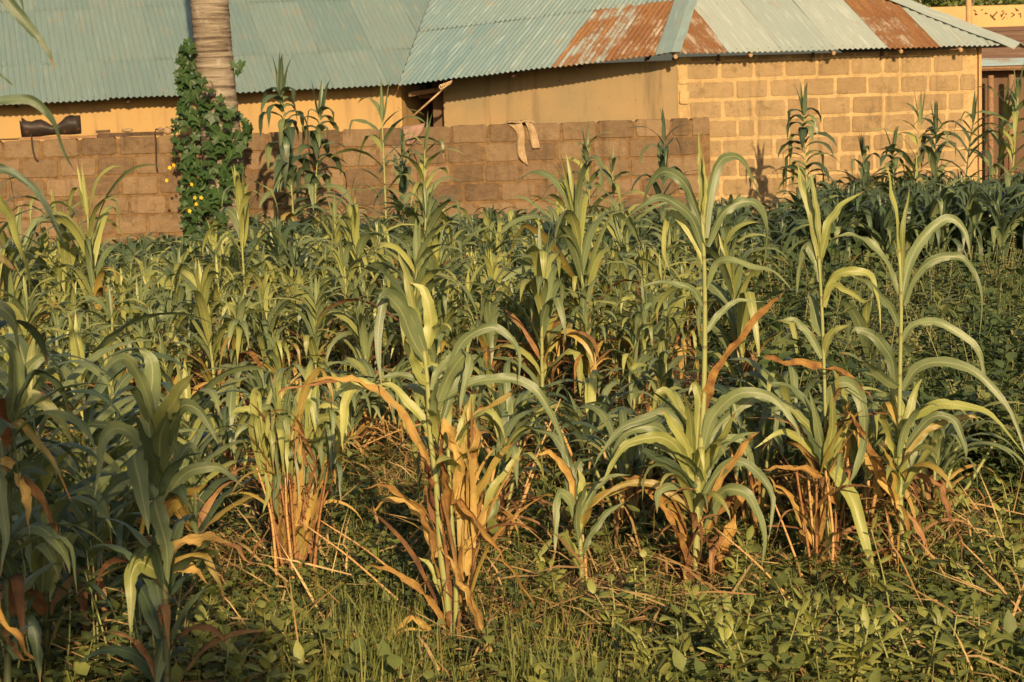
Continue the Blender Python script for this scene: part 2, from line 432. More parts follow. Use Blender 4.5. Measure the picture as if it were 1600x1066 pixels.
def leafribbon(path, sides, width, across=3, fold=0.22, wavy=0.1, r=rng, basew=0.35, wlen=None):
    V, F, U = [], [], []
    n = len(path); ph = r.uniform(0, 6.28); fr = r.uniform(6, 17); ph2 = r.uniform(0, 6.28)
    for i, (p, s) in enumerate(zip(path, sides)):
        t = i / (n - 1)
        tan = (path[min(i + 1, n - 1)] - path[max(i - 1, 0)]).normalized()
        nrm = s.cross(tan).normalized()
        w = width * leafprofile(t, basew) * 0.5
        fo = fold * (1 - 0.5 * t)
        for k in range(across):
            u = k / (across - 1) * 2 - 1
            wz = 0.0
            ue = 1.0
            if abs(u) > 0.9:
                wz = wavy * w * math.sin(fr * t * 1.7 + ph + (1.3 if u > 0 else ph2)) * min(1, 6 * t)
                ue = 1 + r.uniform(-.10, .06) - (r.uniform(.1, .45) if r.random() < .07 else 0)
            V.append(p + s * (u * ue * w) + nrm * (abs(u) ** 1.3 * w * fo + wz)); U.append((u * 0.5 + 0.5, t))
    for i in range(n - 1):
        for k in range(across - 1):
            a = i * across + k; F.append((a, a + 1, a + across + 1, a + across))
    return V, F, U


def leafcurve(base, az, length, el0, bend, power=1.3, kink=None, twist=0.0, seg=10, sway=0.0):
    path, sides = [Vector(base)], []
    h = Vector((math.cos(az), math.sin(az), 0)); p = Vector(base)
    for i in range(seg + 1):
        t = i / seg
        el = el0 - bend * t ** power
        if kink and t > kink[0]: el -= kink[1] * min(1, (t - kink[0]) * seg / 1.5)
        el = max(el, R(-88))
        a2 = az + sway * t
        h = Vector((math.cos(a2), math.sin(a2), 0))
        tan = h * math.cos(el) + Vector((0, 0, 1)) * math.sin(el)
        s = Vector((-h.y, h.x, 0))
        s = Quaternion(tan, twist * t) @ s
        sides.append(s)
        if i < seg:
            p = p + tan * (length / seg); path.append(p.copy())
    return path, sides


# ------------------------------------------------------------------ ground
def ground():
    V, F = [], []
    nx, ny = 60, 70
    xs = np.linspace(-14, 14, nx); ys = np.linspace(2, 34, ny)
    for y in ys:
        for x in xs:
            z = mnoise.noise((x * 0.9, y * 0.9, 0)) * 0.03 + mnoise.noise((x * 4, y * 4, 3)) * 0.014
            V.append((x, y, z))
    for j in range(ny - 1):
        for i in range(nx - 1):
            a = j * nx + i; F.append((a, a + 1, a + nx + 1, a + nx))
    # outer skirt to the horizon, joined to the detailed part
    b = len(V)
    for (x, y) in ((-400, -400), (400, -400), (400, 700), (-400, 700)): V.append((x, y, -0.02))
    c = [0, nx - 1, ny * nx - 1, (ny - 1) * nx]
    bot = list(range(0, nx)); right = [j * nx + nx - 1 for j in range(ny)]
    top = list(range((ny - 1) * nx, ny * nx)); left = [j * nx for j in range(ny)]
    F.append(tuple([b, b + 1] + bot[::-1])); F.append(tuple([b + 1, b + 2] + right[::-1]))
    F.append(tuple([b + 2, b + 3] + top)); F.append(tuple([b + 3, b] + left))
    o = ob('ground', mesh('ground', V, F, M['soil'])); tag(o, kind='structure')


ground()

# ------------------------------------------------------------------ walls and blocks
def block_mesh(w, h, dpt, r, mat, chamf=0.02, protr=0.0, thick=True):
    """block lying along +x, front face at y=-protr, back at y=dpt; irregular worn outline"""
    n = 0; out = []
    def edge(a, b, k):
        for i in range(k):
            t = i / k
            out.append(((a[0] + (b[0] - a[0]) * t), (a[1] + (b[1] - a[1]) * t)))
    c = chamf
    pts = [(c, 0), (w - c, 0), (w, c), (w, h - c), (w - c, h), (c, h), (0, h - c), (0, c)]
    for i in range(8): edge(pts[i], pts[(i + 1) % 8], 3 if i % 4 == 0 else (2 if i % 2 == 0 else 1))
    out = [(x + r.uniform(-.007, .007), z + r.uniform(-.006, .006)) for x, z in out]
    m = len(out)
    cx, cz = w / 2, h / 2
    V = [(cx, -protr - 0.002, cz)]
    for x, z in out: V.append((cx + (x - cx) * 0.975, -protr + r.uniform(-.002, .002), cz + (z - cz) * 0.955))
    for x, z in out: V.append((x, -protr + 0.009, z))
    for x, z in out: V.append((x, dpt, z))
    F = []
    for i in range(m):
        j = (i + 1) % m
        F.append((0, 1 + i, 1 + j)); F.append((1 + i, 1 + m + i, 1 + m + j, 1 + j)); F.append((1 + m + i, 1 + 2 * m + i, 1 + 2 * m + j, 1 + m + j))
    F.append(tuple(1 + 2 * m + i for i in range(m)))
    return mesh('block', V, F, mat, smooth=False)


class WallFrame:
    def __init__(s, a, b):
        s.a = Vector((a[0], a[1], 0)); s.b = Vector((b[0], b[1], 0))
        d = s.b - s.a; s.len = d.length; s.e = d.normalized(); s.rz = math.atan2(d.y, d.x)
    def pt(s, x, y=0, z=0):
        n = Vector((-s.e.y, s.e.x, 0))
        return s.a + s.e * x + n * y + Vector((0, 0, z))


def wall_box(name, wf, x0, x1, y0, y1, z0, z1, mat, parent):
    v, f = boxdata(x0, x1, y0, y1, z0, z1)
    o = ob(name, mesh(name, v, f, mat, smooth=False), parent, None, None)
    return o


def lay_blocks(wf, parent, L, ztop, zbot, pitch, course, bw, bh, mat, r, protr, x_off=0.0, dpt=0.06, top_gap=False, skip=None):
    var = {}
    for wk in (bw, bw * 0.5, bw * 0.9, bw * 1.03):
        var[round(wk, 3)] = [block_mesh(wk, bh * r.uniform(.98, 1.01), dpt, r, mat, chamf=r.uniform(.012, .028), protr=protr) for _ in range(5)]
    keys = [round(bw, 3), round(bw * 0.9, 3), round(bw * 1.03, 3)]
    hk = round(bw * 0.5, 3)
    k = 0; z = ztop
    while z - bh > zbot - 0.05:
        x = x_off + (pitch * 0.5 if k % 2 else 0.0) + r.uniform(-.05, .05)
        if x > 0.32:
            me = r.choice(var[hk]); o = ob('block', me, parent, (x - pitch * 0.5 + 0.01, r.uniform(-.003, .003), z - bh), (0, 0, 0))
        while x < L - 0.1:
            wk = r.choice(keys) if r.random() < 0.25 else keys[0]
            if r.random() < 0.04: wk = hk
            if x + wk > L:
                wk = hk
                if x + wk > L + 0.02: break
            me = r.choice(var[wk])
            if not (skip and skip(x, z)):
                ob('block', me, parent, (x, r.uniform(-.004, .004), z - bh + r.uniform(-.004, .004)), (r.uniform(-.006, .006), r.uniform(-.006, .006), r.uniform(-.004, .004)))
            x += wk + (pitch - bw) * r.uniform(.75, 1.25)
        z -= course; k += 1


rb = random.Random(21)
# compound wall
A0 = P(-170, 222, 25.15); A1 = P(1111, 190, 26.18)
cw = WallFrame((A0.x, A0.y), (A1.x, A1.y))
cwall = empty('compound_wall', cw.a, cw.rz, label='long brown sand block garden wall with crumbling joints behind the sorghum field', cat='wall')
wall_box('mortar_core', cw, 0, cw.len - 0.02, 0.004, 0.19, 0, 1.875, M['mortard'], cwall)
lay_blocks(cw, cwall, cw.len, 1.90, 0.2, 0.475, 0.252, 0.440, 0.224, M['blockwall'], rb, 0.008, dpt=0.18)

# right-hand block house
KD = 26.32
K = P(1058, 100, KD); Rr = P(1527, 90, 27.42)
wc = WallFrame((K.x, K.y), (Rr.x, Rr.y))
house2 = empty('block_house', wc.a, wc.rz, label='sand block house with pale mortar and patchy rusted hipped tin roof behind the garden wall', cat='house')
wall_box('mortar_wall', wc, 0, wc.len, 0.0, 0.2, 0, 2.70, M['mortar'], house2)
lay_blocks(wc, house2, wc.len - 0.02, 2.625, 0.05, 0.47, 0.258, 0.432, 0.219, M['block'], rb, 0.006, x_off=0.17, dpt=0.02)
# thin bricks of the top strip
tb = [block_mesh(0.42, 0.05, 0.02, rb, M['block'], chamf=.01, protr=.012) for _ in range(3)]
x = 0.2
while x < wc.len - 0.5:
    ob('block', rb.choice(tb), house2, (x, 0, 2.645)); x += 0.47
# broken corner stones at the left corner
for k in range(9):
    h = 0.2 + rb.uniform(-.03, .04)
    me = block_mesh(0.13, h, 0.02, rb, M['mortar'], chamf=.02, protr=rb.uniform(.012, .03))
    ob('corner_stone', me, house2, (0.01 + rb.uniform(0, .015), 0, 0.3 + k * 0.255))
hinv = (Matrix.Translation(wc.a) @ Matrix.Rotation(wc.rz, 4, 'Z')).inverted()


def world_box(name, a, b, y0, y1, z0, z1, mat, parent, inv=None):
    wf = WallFrame(a, b)
    v, f = boxdata(0, wf.len, y0, y1, z0, z1)
    Mx = Matrix.Translation(wf.a) @ Matrix.Rotation(wf.rz, 4, 'Z')
    if inv: Mx = inv @ Mx
    v = [Mx @ Vector(p) for p in v]
    return ob(name, mesh(name, v, f, mat, smooth=False), parent)


MW = P(693, 160, 27.95)
mid_wall = world_box('plastered_wall', (MW.x, MW.y), (K.x - 0.004, K.y + 0.01), 0.0, 0.2, 0, 2.66, M['grey_plaster'], house2, hinv)
# return wall into the passage, dark colour standing in for the recess shade
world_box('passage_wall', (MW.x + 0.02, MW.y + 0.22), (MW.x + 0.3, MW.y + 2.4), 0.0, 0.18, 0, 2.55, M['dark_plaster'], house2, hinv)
# right side wall of the house
Rb = wc.pt(wc.len, 0.2); side_end = wc.pt(wc.len, 4.2)
world_box('side_wall', (Rb.x, Rb.y), (side_end.x, side_end.y), 0.0, 0.2, 0, 2.66, M['mortar'], house2, hinv)
# corner board of the house
v, f = boxdata(wc.len + 0.004, wc.len + 0.045, -0.04, 0.05, 0, 2.74)
ob('corner_board', mesh('corner_board', v, f, M['barkpole'], smooth=False), house2)

# left house
TANA, TANB, TANC, TAND = 0.48, 0.46, 0.52, 0.66
EA0 = P(-60, 166, 25.95); EA1 = P(622, 133, 27.45)
EB1 = P(1050, 84, 25.93)
EC0 = EB1.copy(); EC1 = P(1592, 71, 27.25)
w0 = Vector((EA0.x, EA0.y, 0)); w1 = Vector((EA1.x, EA1.y, 0))
ea = (w1 - w0).normalized(); na = Vector((-ea.y, ea.x, 0))
LA = w0 + na * 0.38 - ea * 0.6; LB = w1 + na * 0.38 + ea * 0.12
wlh = WallFrame((LA.x, LA.y), (LB.x, LB.y))
house1 = empty('ochre_house', wlh.a, wlh.rz, label='long house with ochre plastered wall under a smooth teal corrugated roof at left', cat='house')
h1inv = (Matrix.Translation(wlh.a) @ Matrix.Rotation(wlh.rz, 4, 'Z')).inverted()
wall_box('plastered_wall', wlh, 0, wlh.len, 0, 0.2, 0, 2.50, M['orange'], house1)
# splayed end piece leading into the passage, and the passage back wall painted dark as recess shade
Q0 = wlh.pt(wlh.len + 0.002, 0.0); Q1 = P(668, 170, 29.0)
world_box('splayed_wall', (Q0.x, Q0.y), (Q1.x, Q1.y), 0, 0.18, 0, 2.46, M['orange'], house1, h1inv)
Z0 = P(640, 170, 29.3); Z1 = P(740, 170, 29.5)
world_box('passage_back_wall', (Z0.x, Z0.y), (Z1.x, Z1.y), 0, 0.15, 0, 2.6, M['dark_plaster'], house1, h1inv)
# beams over the passage
for (a, b, r_) in (((638, 148, 27.75), (693, 139, 27.8), 0.035), ((655, 152, 28.3), (693, 148, 28.2), 0.03)):
    V, F, U = tubedata([h1inv @ P(*a), h1inv @ P(*b)], r_, 6)
    ob('beam', mesh('beam', V, F, M['wood'], U, smooth=False), house1)


# ------------------------------------------------------------------ corrugated roofs
def corr_sheet(O, e, U, Nn, s0, s1, t0, t1, lift0, lift1, mat, r, clips, inv, n_per=6, pitch=0.076, amp=0.0115):
    bm = bmesh.new()
    ns = max(2, int(round((s1 - s0) / pitch * n_per)))
    nt_ = 4
    uvl = bm.loops.layers.uv.new('UVMap')
    ja, jb = r.uniform(-.012, .012), r.uniform(-.012, .012)
    rows = []
    wob = r.uniform(0, 6)
    for j in range(nt_ + 1):
        row = []
        for i in range(ns + 1):
            s = s0 + (s1 - s0) * i / ns
            f = i / ns
            tt0 = t0 + ja * (1 - f) + jb * f
            t = tt0 + (t1 - tt0) * j / nt_
            z = amp * math.cos(2 * math.pi * s / pitch) + lift0 + (lift1 - lift0) * f + 0.004 * math.sin(wob + 3 * f + 2 * j)
            v = bm.verts.new(O + e * s + U * t + Nn * z); row.append((v, s, t))
        rows.append(row)
    for j in range(nt_):
        for i in range(ns):
            q4 = [rows[j][i], rows[j][i + 1], rows[j + 1][i + 1], rows[j + 1][i]]
            fc = bm.faces.new([a[0] for a in q4])
            for lp, a in zip(fc.loops, q4): lp[uvl].uv = (a[1], a[2])
            fc.smooth = True
    for co, no in clips:
        bmesh.ops.bisect_plane(bm, geom=bm.verts[:] + bm.edges[:] + bm.faces[:], plane_co=co, plane_no=no, clear_outer=True)
    if not bm.faces: bm.free(); return None
    bmesh.ops.transform(bm, matrix=inv, verts=bm.verts)
    me = bpy.data.meshes.new('roof_sheet'); bm.to_mesh(me); bm.free()
    me.materials.append(mat)
    return me


def roof_plane(E0, E1, parent, inv, matf, tmax, clips, r, s_ext=(0, 0), laps=(2.25,), label=None, tp=0.48):
    e = (E1 - E0).normalized()
    uh = Vector((-e.y, e.x, 0)).normalized()
    U = (uh + Vector((0, 0, tp))).normalized()
    Nn = e.cross(U).normalized()
    L = (E1 - E0).length
    s = -s_ext[0]; i = 0
    edges = [0.0] + list(laps) + [tmax]
    nails = []
    while s < L + s_ext[1]:
        for k in range(len(edges) - 1):
            t0 = edges[k] - (0.0 if k == 0 else 0.10); t1 = edges[k + 1]
            if k == 0: t0 += r.uniform(-.012, .012)
            m = matf(s + 0.38, k)
            me = corr_sheet(E0, e, U, Nn, s, s + 0.80, t0, t1, 0.003 + 0.006 * k, 0.0 + 0.006 * k, m, r, clips, inv)
            if me: ob('roof_sheet', me, parent)
            for tn in (t0 + 0.07, (t0 + t1) / 2):
                for q_ in range(0, 10, 2 if tn < t0 + 0.1 else 5):
                    p = E0 + e * (s + 0.076 * (q_ + 0)) + U * (tn + r.uniform(-.015, .015)) + Nn * 0.016
                    if all((p - co).dot(no) < -0.05 for co, no in clips): nails.append(p)
        s += 0.76; i += 1
    V, F = [], []
    for p in nails:
        b = len(V); rr = 0.009
        for k in range(5):
            an = k / 5 * 6.283
            V.append(inv @ (p + e * rr * math.cos(an) + U * rr * math.sin(an)))
        V.append(inv @ (p + Nn * 0.006))
        for k in range(5): F.append((b + k, b + (k + 1) % 5, b + 5))
    if V:
        o = ob('nail_heads', mesh('nail_heads', V, F, M['rustdark'], smooth=False), parent); o['kind'] = 'stuff'
    return e, uh, U, Nn


def vplane(p, dirh, sgn):
    n = Vector((dirh.y, -dirh.x, 0)).normalized() * sgn
    return (p.copy(), n)


def uphill(E0, E1):
    e = (E1 - E0).normalized(); return Vector((-e.y, e.x, 0)).normalized()


uA, uB, uC = uphill(EA0, EA1), uphill(EA1, EB1), uphill(EC0, EC1)
eC = (EC1 - EC0).normalized(); eCh = Vector((eC.x, eC.y, 0)).normalized()
uD = -eCh


def hipdir(u1, p1, u2, p2):
    n_ = u1 * p1 - u2 * p2; d_ = Vector((-n_.y, n_.x, 0)).normalized()
    return d_ if d_.y > 0 else -d_


valley = hipdir(uA, TANA, uB, TANB); hipBC = hipdir(uB, TANB, uC, TANC); hipCD = hipdir(uC, TANC, uD, TAND)
rr_ = random.Random(5)
clA = [vplane(EA1, valley, 1)]
roof_plane(EA0, EA1, house1, h1inv, lambda s, k: M['roofA'], 4.2, clA, rr_, (1.2, 2.6), laps=(1.27, 3.1), tp=TANA)
clB = [vplane(EA1, valley, -1), vplane(EB1, hipBC, 1)]
LB_ = (EB1 - EA1).length


def matB(s, k):
    d = LB_ - s
    if k == 0 and 0.1 < d < 0.8: return M['rust']
    if k == 0 and 0.8 <= d < 1.5: return M['rusthalf']
    if k == 1 and -0.9 < d < 0.3: return M['rust']
    return M['roofB']


roof_plane(EA1, EB1, house2, hinv, matB, 4.2, clB, rr_, (0.8, 2.6), laps=(2.0,), tp=TANB)
clC = [vplane(EC0, hipBC, -1), vplane(EC1, hipCD, 1)]


def matC(s, k):
    if k == 0 and 3.1 < s < 3.7: return M['rust']
    if k == 1 and 1.9 < s < 2.9: return M['rust']
    if k == 0 and s < 0.75: return M['rust']
    return M['roofC']


roof_plane(EC0, EC1, house2, hinv, matC, 4.0, clC, rr_, (0.0, 0.0), laps=(2.9,), tp=TANC)
ED1 = EC1 + Vector((-eCh.y, eCh.x, 0)) * 5.0
roof_plane(EC1, ED1, house2, hinv, lambda s, k: M['roofC'], 3.6, [vplane(EC1, hipCD, -1)], rr_, (0, 0), laps=(), tp=TAND)


def cap_strip(name, p0, dirh, slope, length, n1, n2, w1, w2, mat, parent, inv, lift=0.022, start=0.0):
    """folded sheet over a hip line; n1, n2: 3D directions down each side"""
    V, F, U = [], [], []
    d = (dirh + Vector((0, 0, slope))); n = 14
    for i in range(n + 1):
        p = p0 + d * (start + (length - start) * i / n) + Vector((0, 0, lift + 0.006 * math.sin(i * 2.1)))
        a = p + n1 * w1 + Vector((0, 0, 0.008 * math.sin(i * 1.3))); b = p + n2 * w2 + Vector((0, 0, 0.012 * math.sin(i * 1.7 + 1)))
        for q_, u in ((a, 0), (p + Vector((0, 0, .012)), .5), (b, 1)): V.append(inv @ q_); U.append((u * .4, i / n * length))
    for i in range(n):
        for k in range(2): a = i * 3 + k; F.append((a, a + 3, a + 4, a + 1))
    o = ob(name, mesh(name, V, F, mat, U, smooth=False), parent)
    m = o.modifiers.new('thick', 'SOLIDIFY'); m.thickness = 0.004
    return o


UBv = (uB + Vector((0, 0, TANB))); UCv = (uC + Vector((0, 0, TANC))); UDv = (uD + Vector((0, 0, TAND)))
eB = (EB1 - EA1).normalized()
slBC = TANC * hipBC.dot(uC)
slCD = TANC * hipCD.dot(uC)
n1 = -eB
n2 = eC
cap_strip('ridge_cap', EC0, hipBC, slBC, 4.3, n1, n2, 0.22, 0.12, M['roofB'], house2, hinv, start=-0.03)
dn = (eC + Vector((0, 0, 0)))
cap_strip('ridge_cap', EC1, hipCD, slCD, 3.6, (-UCv).normalized() * 0.55 - eC * 0.6, (-UDv).normalized() * 0.8, 0.30, 0.3, M['roofC'], house2, hinv, lift=0.03, start=-0.02)
# rafter ends under the eaves
for px in (1056, 1169, 1297, 1403, 1499):
    t = (px - 1050) / (1592 - 1050)
    c = EC0.lerp(EC1, t) + Vector((0, 0.03, -0.045))
    ln = .6 if px > 1100 else .1
    rv = [hinv @ (c + uC * 0.0), hinv @ (c + uC * ln + Vector((0, 0, ln * TANC)))]
    V, F, U = tubedata(rv, 0.026, 8)
    ob('rafter_end', mesh('rafter_end', V, F, M['lightwood'], U, smooth=False), house2)
for px in (1276, 1385, 1130):
    t = (px - 1050) / (1592 - 1050)
    c = EC0.lerp(EC1, t) + uC * 0.25 + Vector((0, 0, -0.02))
    V, F, U = tubedata([hinv @ c, hinv @ (c + Vector((0, 0, -.1)))], 0.018, 6)
    ob('rafter_peg', mesh('rafter_peg', V, F, M['darkwood'], U, smooth=False), house2)
for t in (0.18, 0.42, 0.66, 0.9):
    c = EA1.lerp(EB1, t) + uB * 0.12 + Vector((0, 0, -0.04))
    V, F, U = tubedata([hinv @ c, hinv @ (c + uB * 0.5 + Vector((0, 0, 0.5 * TANB)))], 0.03, 6)
    ob('rafter_end', mesh('rafter_end', V, F, M['darkwood'], U, smooth=False), house2)
for t in (0.12, 0.37, 0.6, 0.83):
    c = EA0.lerp(EA1, t) + uA * 0.14 + Vector((0, 0, -0.04))
    V, F, U = tubedata([h1inv @ c, h1inv @ (c + uA * 0.5 + Vector((0, 0, 0.5 * TANA)))], 0.03, 6)
    ob('rafter_end', mesh('rafter_end', V, F, M['darkwood'], U, smooth=False), house1)
# purlins carrying the sheets just behind the eave
for (a, b, u_, inv_, par) in ((EA0, EA1, uA, h1inv, house1), (EA1, EB1, uB, hinv, house2), (EC0, EC1, uC, hinv, house2)):
    o_ = u_ * 0.2 + Vector((0, 0, 0.2 * 0.48 - 0.05))
    e_ = (b - a).normalized()
    V, F, U = tubedata([inv_ @ (a + o_ + e_ * 0.1), inv_ @ (b + o_ - e_ * 0.25)], 0.03, 4)
    ob('purlin', mesh('purlin', V, F, M['darkwood'], U, smooth=False), par)

# ------------------------------------------------------------------ things at the far right
SH0 = P(1533, 88, 28.6); SH1 = P(1780, 100, 28.9)
shed = empty('tin_shed', (SH0.x, SH0.y, 0), 0, label='low dark shed with streaky blue and rusty tin roof at the right edge', cat='shed')
sinv = Matrix.Translation((-SH0.x, -SH0.y, 0))
a = Vector((SH0.x + 0.02, SH0.y + 0.3)); b_ = Vector((SH1.x, SH1.y + 0.3))
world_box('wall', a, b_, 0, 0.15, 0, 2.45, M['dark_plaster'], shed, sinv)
E0 = Vector((SH0.x - .02, SH0.y, 2.26 + (128 - 103) / 108)); E1 = Vector((SH1.x, SH1.y, E0.z - 0.02))
TANP = 0.14
eS = (E1 - E0).normalized()
# sheets run along the eave here (streaks are horizontal)
for j in range(3):
    me = corr_sheet(E0 + Vector((0, j * 0.62, j * 0.62 * TANP)), Vector((0, 1, TANP)).normalized(), eS, eS.cross(Vector((0, 1, TANP))).normalized() * -1, 0, 0.66, 0, 2.3, 0.004, 0, M['shedroof'] if j < 1 else M['rustdark'], rr_, [], sinv)
    if me: ob('roof_sheet', me, shed)
V, F, U = tubedata([sinv @ (E0 + Vector((0, 0.05, -0.05))), sinv @ (E1 + Vector((0, 0.05, -0.05)))], 0.035, 5)
ob('purlin', mesh('purlin', V, F, M['wood'], U, smooth=False), shed)
for px in (1548, 1580, 1640):
    p = P(px, 117, 28.6)
    V, F, U = tubedata([sinv @ Vector((p.x, p.y, 0)), sinv @ Vector((p.x, p.y, 2.34))], 0.045, 6)
    ob('post', mesh('post', V, F, M['wood'], U), shed)
# far ochre wall with dark marks
F0 = P(1440, 20, 38); F1 = P(1900, 24, 38.5)
zt = P(1530, 9, 38).z
fwall = empty('far_wall', (F0.x, F0.y, 0), 0, label='ochre plastered wall with dark scrawled marks rising beyond the rusty shed roof', cat='wall')
finv = Matrix.Translation((-F0.x, -F0.y, 0))
world_box('plaster', (F0.x, F0.y), (F1.x, F1.y), 0, 0.2, 0, zt, M['farwall'], fwall, finv)
V, F = [], []
mr = random.Random(3)
for (x0, x1, n_) in ((1522, 1541, 5), (1550, 1575, 9), (1588, 1600, 7)):
    for _ in range(n_):
        a = P(mr.uniform(x0, x1), mr.uniform(15, 27), 37.99); b2 = a + Vector((mr.uniform(-.08, .08), 0, mr.uniform(-.09, .09)))
        d = (b2 - a).normalized(); s = d.cross(Vector((0, 1, 0))) * mr.uniform(.008, .02)
        yy = F0.y + (a.x - F0.x) * (F1.y - F0.y) / (F1.x - F0.x) - 0.006
        k = len(V)
        for p in (a - s, a + s, b2 + s * .6, b2 - s * .6): V.append(finv @ Vector((p.x, yy, p.z)))
        F.append((k, k + 1, k + 2, k + 3))
ob('scrawled_marks', mesh('scrawled_marks', V, F, M['darkwood'], smooth=False), fwall)
# brown rusty low roof in front of it
RB = empty('rusty_roof_house', P(1500, 60, 31.6) * 1.0, 0, label='low house with dark brown rusted roof between the shed and the far ochre wall', cat='house')
RB.location.z = 0
rinv = Matrix.Translation(-RB.location)
p0 = P(1440, 78, 31.2); p1 = P(1850, 78, 31.4)
for j in range(4):
    base = Vector((p0.x, p0.y + j * 0.7, p0.z + j * 0.7 * 0.135)); ee = Vector((0, 1, 0.135)).normalized(); uu = (Vector((p1.x - p0.x, 0, 0))).normalized()
    me = corr_sheet(base, ee, uu, Vector((0, -0.16, 1)).normalized(), 0, 0.76, 0, 4.0, 0.004, 0, M['rustdark'], rr_, [], rinv)
    if me: ob('roof_sheet', me, RB)
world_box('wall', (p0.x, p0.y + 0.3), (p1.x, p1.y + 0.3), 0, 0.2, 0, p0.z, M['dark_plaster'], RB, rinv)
# pole
pp = P(1514, 30, 33.0)
V, F, U = tubedata([(0, 0, 0), (0.01, 0, 2), (-0.02, 0, 5.2)], [0.055, 0.05, 0.045], 10)
o = ob('wooden_pole', mesh('wooden_pole', V, F, M['barkpole'], U), None, (pp.x, pp.y, 0)); tag(o, 'upright pale wooden pole standing in front of the far ochre wall', 'pole')
# pink building far right
c0 = P(1560, 8, 60); c1 = P(2000, 8, 60)
pk = empty('pink_building', (c0.x, c0.y, 0), 0, label='pale pink building just showing above the far ochre wall at top right', cat='building')
pinv = Matrix.Translation((-c0.x, -c0.y, 0))
world_box('wall', (c0.x, c0.y), (c1.x, c1.y), 0, 5, 0, 6.8, M['pink'], pk, pinv)
v, f = boxdata(0.6, 1.4, -0.05, 0.02, 3.9, 5.0); ob('window', mesh('window', v, f, M['dark_plaster'], smooth=False), pk)
v, f = boxdata(-0.3, 9, -0.4, 5.4, 6.8, 6.95); ob('roof', mesh('roof', v, f, M['rustdark'], smooth=False), pk)


# ------------------------------------------------------------------ scatter tool (numpy)
def scatter_mesh(name, templ, places, mat, seed=1):
    """templ: list of (V(n,3), F(list of tri/quad index)), places: list of (ti, matrix3x3 np, loc, tint)"""
    Vs, Fs, Ts = [], [], []
    base = 0
    loops = []; starts = []; totals = []
    for ti, A, L, tn in places:
        V, F = templ[ti]
        Vs.append(V @ A.T + L); Ts.append(np.full(len(V), tn, dtype=np.float32) if np.isscalar(tn) else tn)
        Fs.append(F + base); base += len(V)
    V = np.concatenate(Vs); F = np.concatenate(Fs); T = np.concatenate(Ts)
    me = bpy.data.meshes.new(name)
    me.vertices.add(len(V)); me.vertices.foreach_set('co', V.astype(np.float32).ravel())
    me.loops.add(F.size); me.loops.foreach_set('vertex_index', F.astype(np.int32).ravel())
    me.polygons.add(len(F)); me.polygons.foreach_set('loop_start', (np.arange(len(F)) * F.shape[1]).astype(np.int32))
    at = me.attributes.new('tint', 'FLOAT', 'POINT'); at.data.foreach_set('value', T)
    me.update(calc_edges=True); me.shade_smooth()
    me.materials.append(mat)
    return me


def rotz(a, s=1.0, tilt=0.0, ta=0.0):
    m = Matrix.Rotation(a, 3, 'Z')
    if tilt: m = Matrix.Rotation(tilt, 3, Vector((math.cos(ta), math.sin(ta), 0))) @ m
    return np.array(m * s)


def small_leaf(base, dirv, up, L, W, fold=0.25, droop=0.3):
    """8-vertex ovate leaf as quads (6)"""
    side = dirv.cross(up).normalized(); nrm = side.cross(dirv).normalized()
    b = base
    def pt(t, u): return b + dirv * (L * t) + side * (W * u) + nrm * (abs(u) * W * fold - droop * L * t * t)
    V = [pt(0, 0), pt(.3, -.42), pt(.3, 0), pt(.3, .42), pt(.62, -.36), pt(.64, 0), pt(.62, .36), pt(1, 0)]
    F = [(0, 2, 1, 1), (0, 3, 2, 2), (1, 2, 5, 4), (2, 3, 6, 5), (4, 5, 7, 7), (5, 6, 7, 7)]
    F = [(a, c, d, d) if b_ == c else (a, b_, c, d) for a, b_, c, d in F]
    return V, F


def tri_faces(F):
    out = []
    for f in F:
        f = list(dict.fromkeys(f))
        for i in range(1, len(f) - 1): out.append((f[0], f[i], f[i + 1]))
    return out


def herb_template(r, H, nl, L, W, spread=0.9, lean=0.15):
    V, F = [], []
    top = Vector((r.uniform(-lean, lean) * H, r.uniform(-lean, lean) * H, H))
    a = 0
    for i in range(nl):
        t = (i + 0.6) / nl
        a += 2.4 if i % 2 == 0 else math.pi
        base = top * t
        el = R(r.uniform(-5, 45)) * (0.6 + 0.6 * t)
        d = Vector((math.cos(a) * math.cos(el), math.sin(a) * math.cos(el), math.sin(el)))
        pet = d * (L * 0.25)
        v, f = small_leaf(base + pet, d, Vector((0, 0, 1)), L * r.uniform(.6, 1.15) * (1.1 - 0.4 * t), W * r.uniform(.7, 1.1), r.uniform(.1, .4), r.uniform(0, .5))
        k = len(V); V += v; F += [tuple(q_ + k for q_ in ff) for ff in tri_faces(f)]
    # stem: 3-sided
    k = len(V)
    for t in (0, 1):
        for q_ in range(3):
            an = q_ * 2.094; V.append(top * t + Vector((math.cos(an), math.sin(an), 0)) * 0.003)
    for q_ in range(3):
        n2_ = (q_ + 1) % 3; F += [(k + q_, k + n2_, k + 3 + n2_), (k + q_, k + 3 + n2_, k + 3 + q_)]
    return np.array([tuple(v) for v in V]), np.array(F)


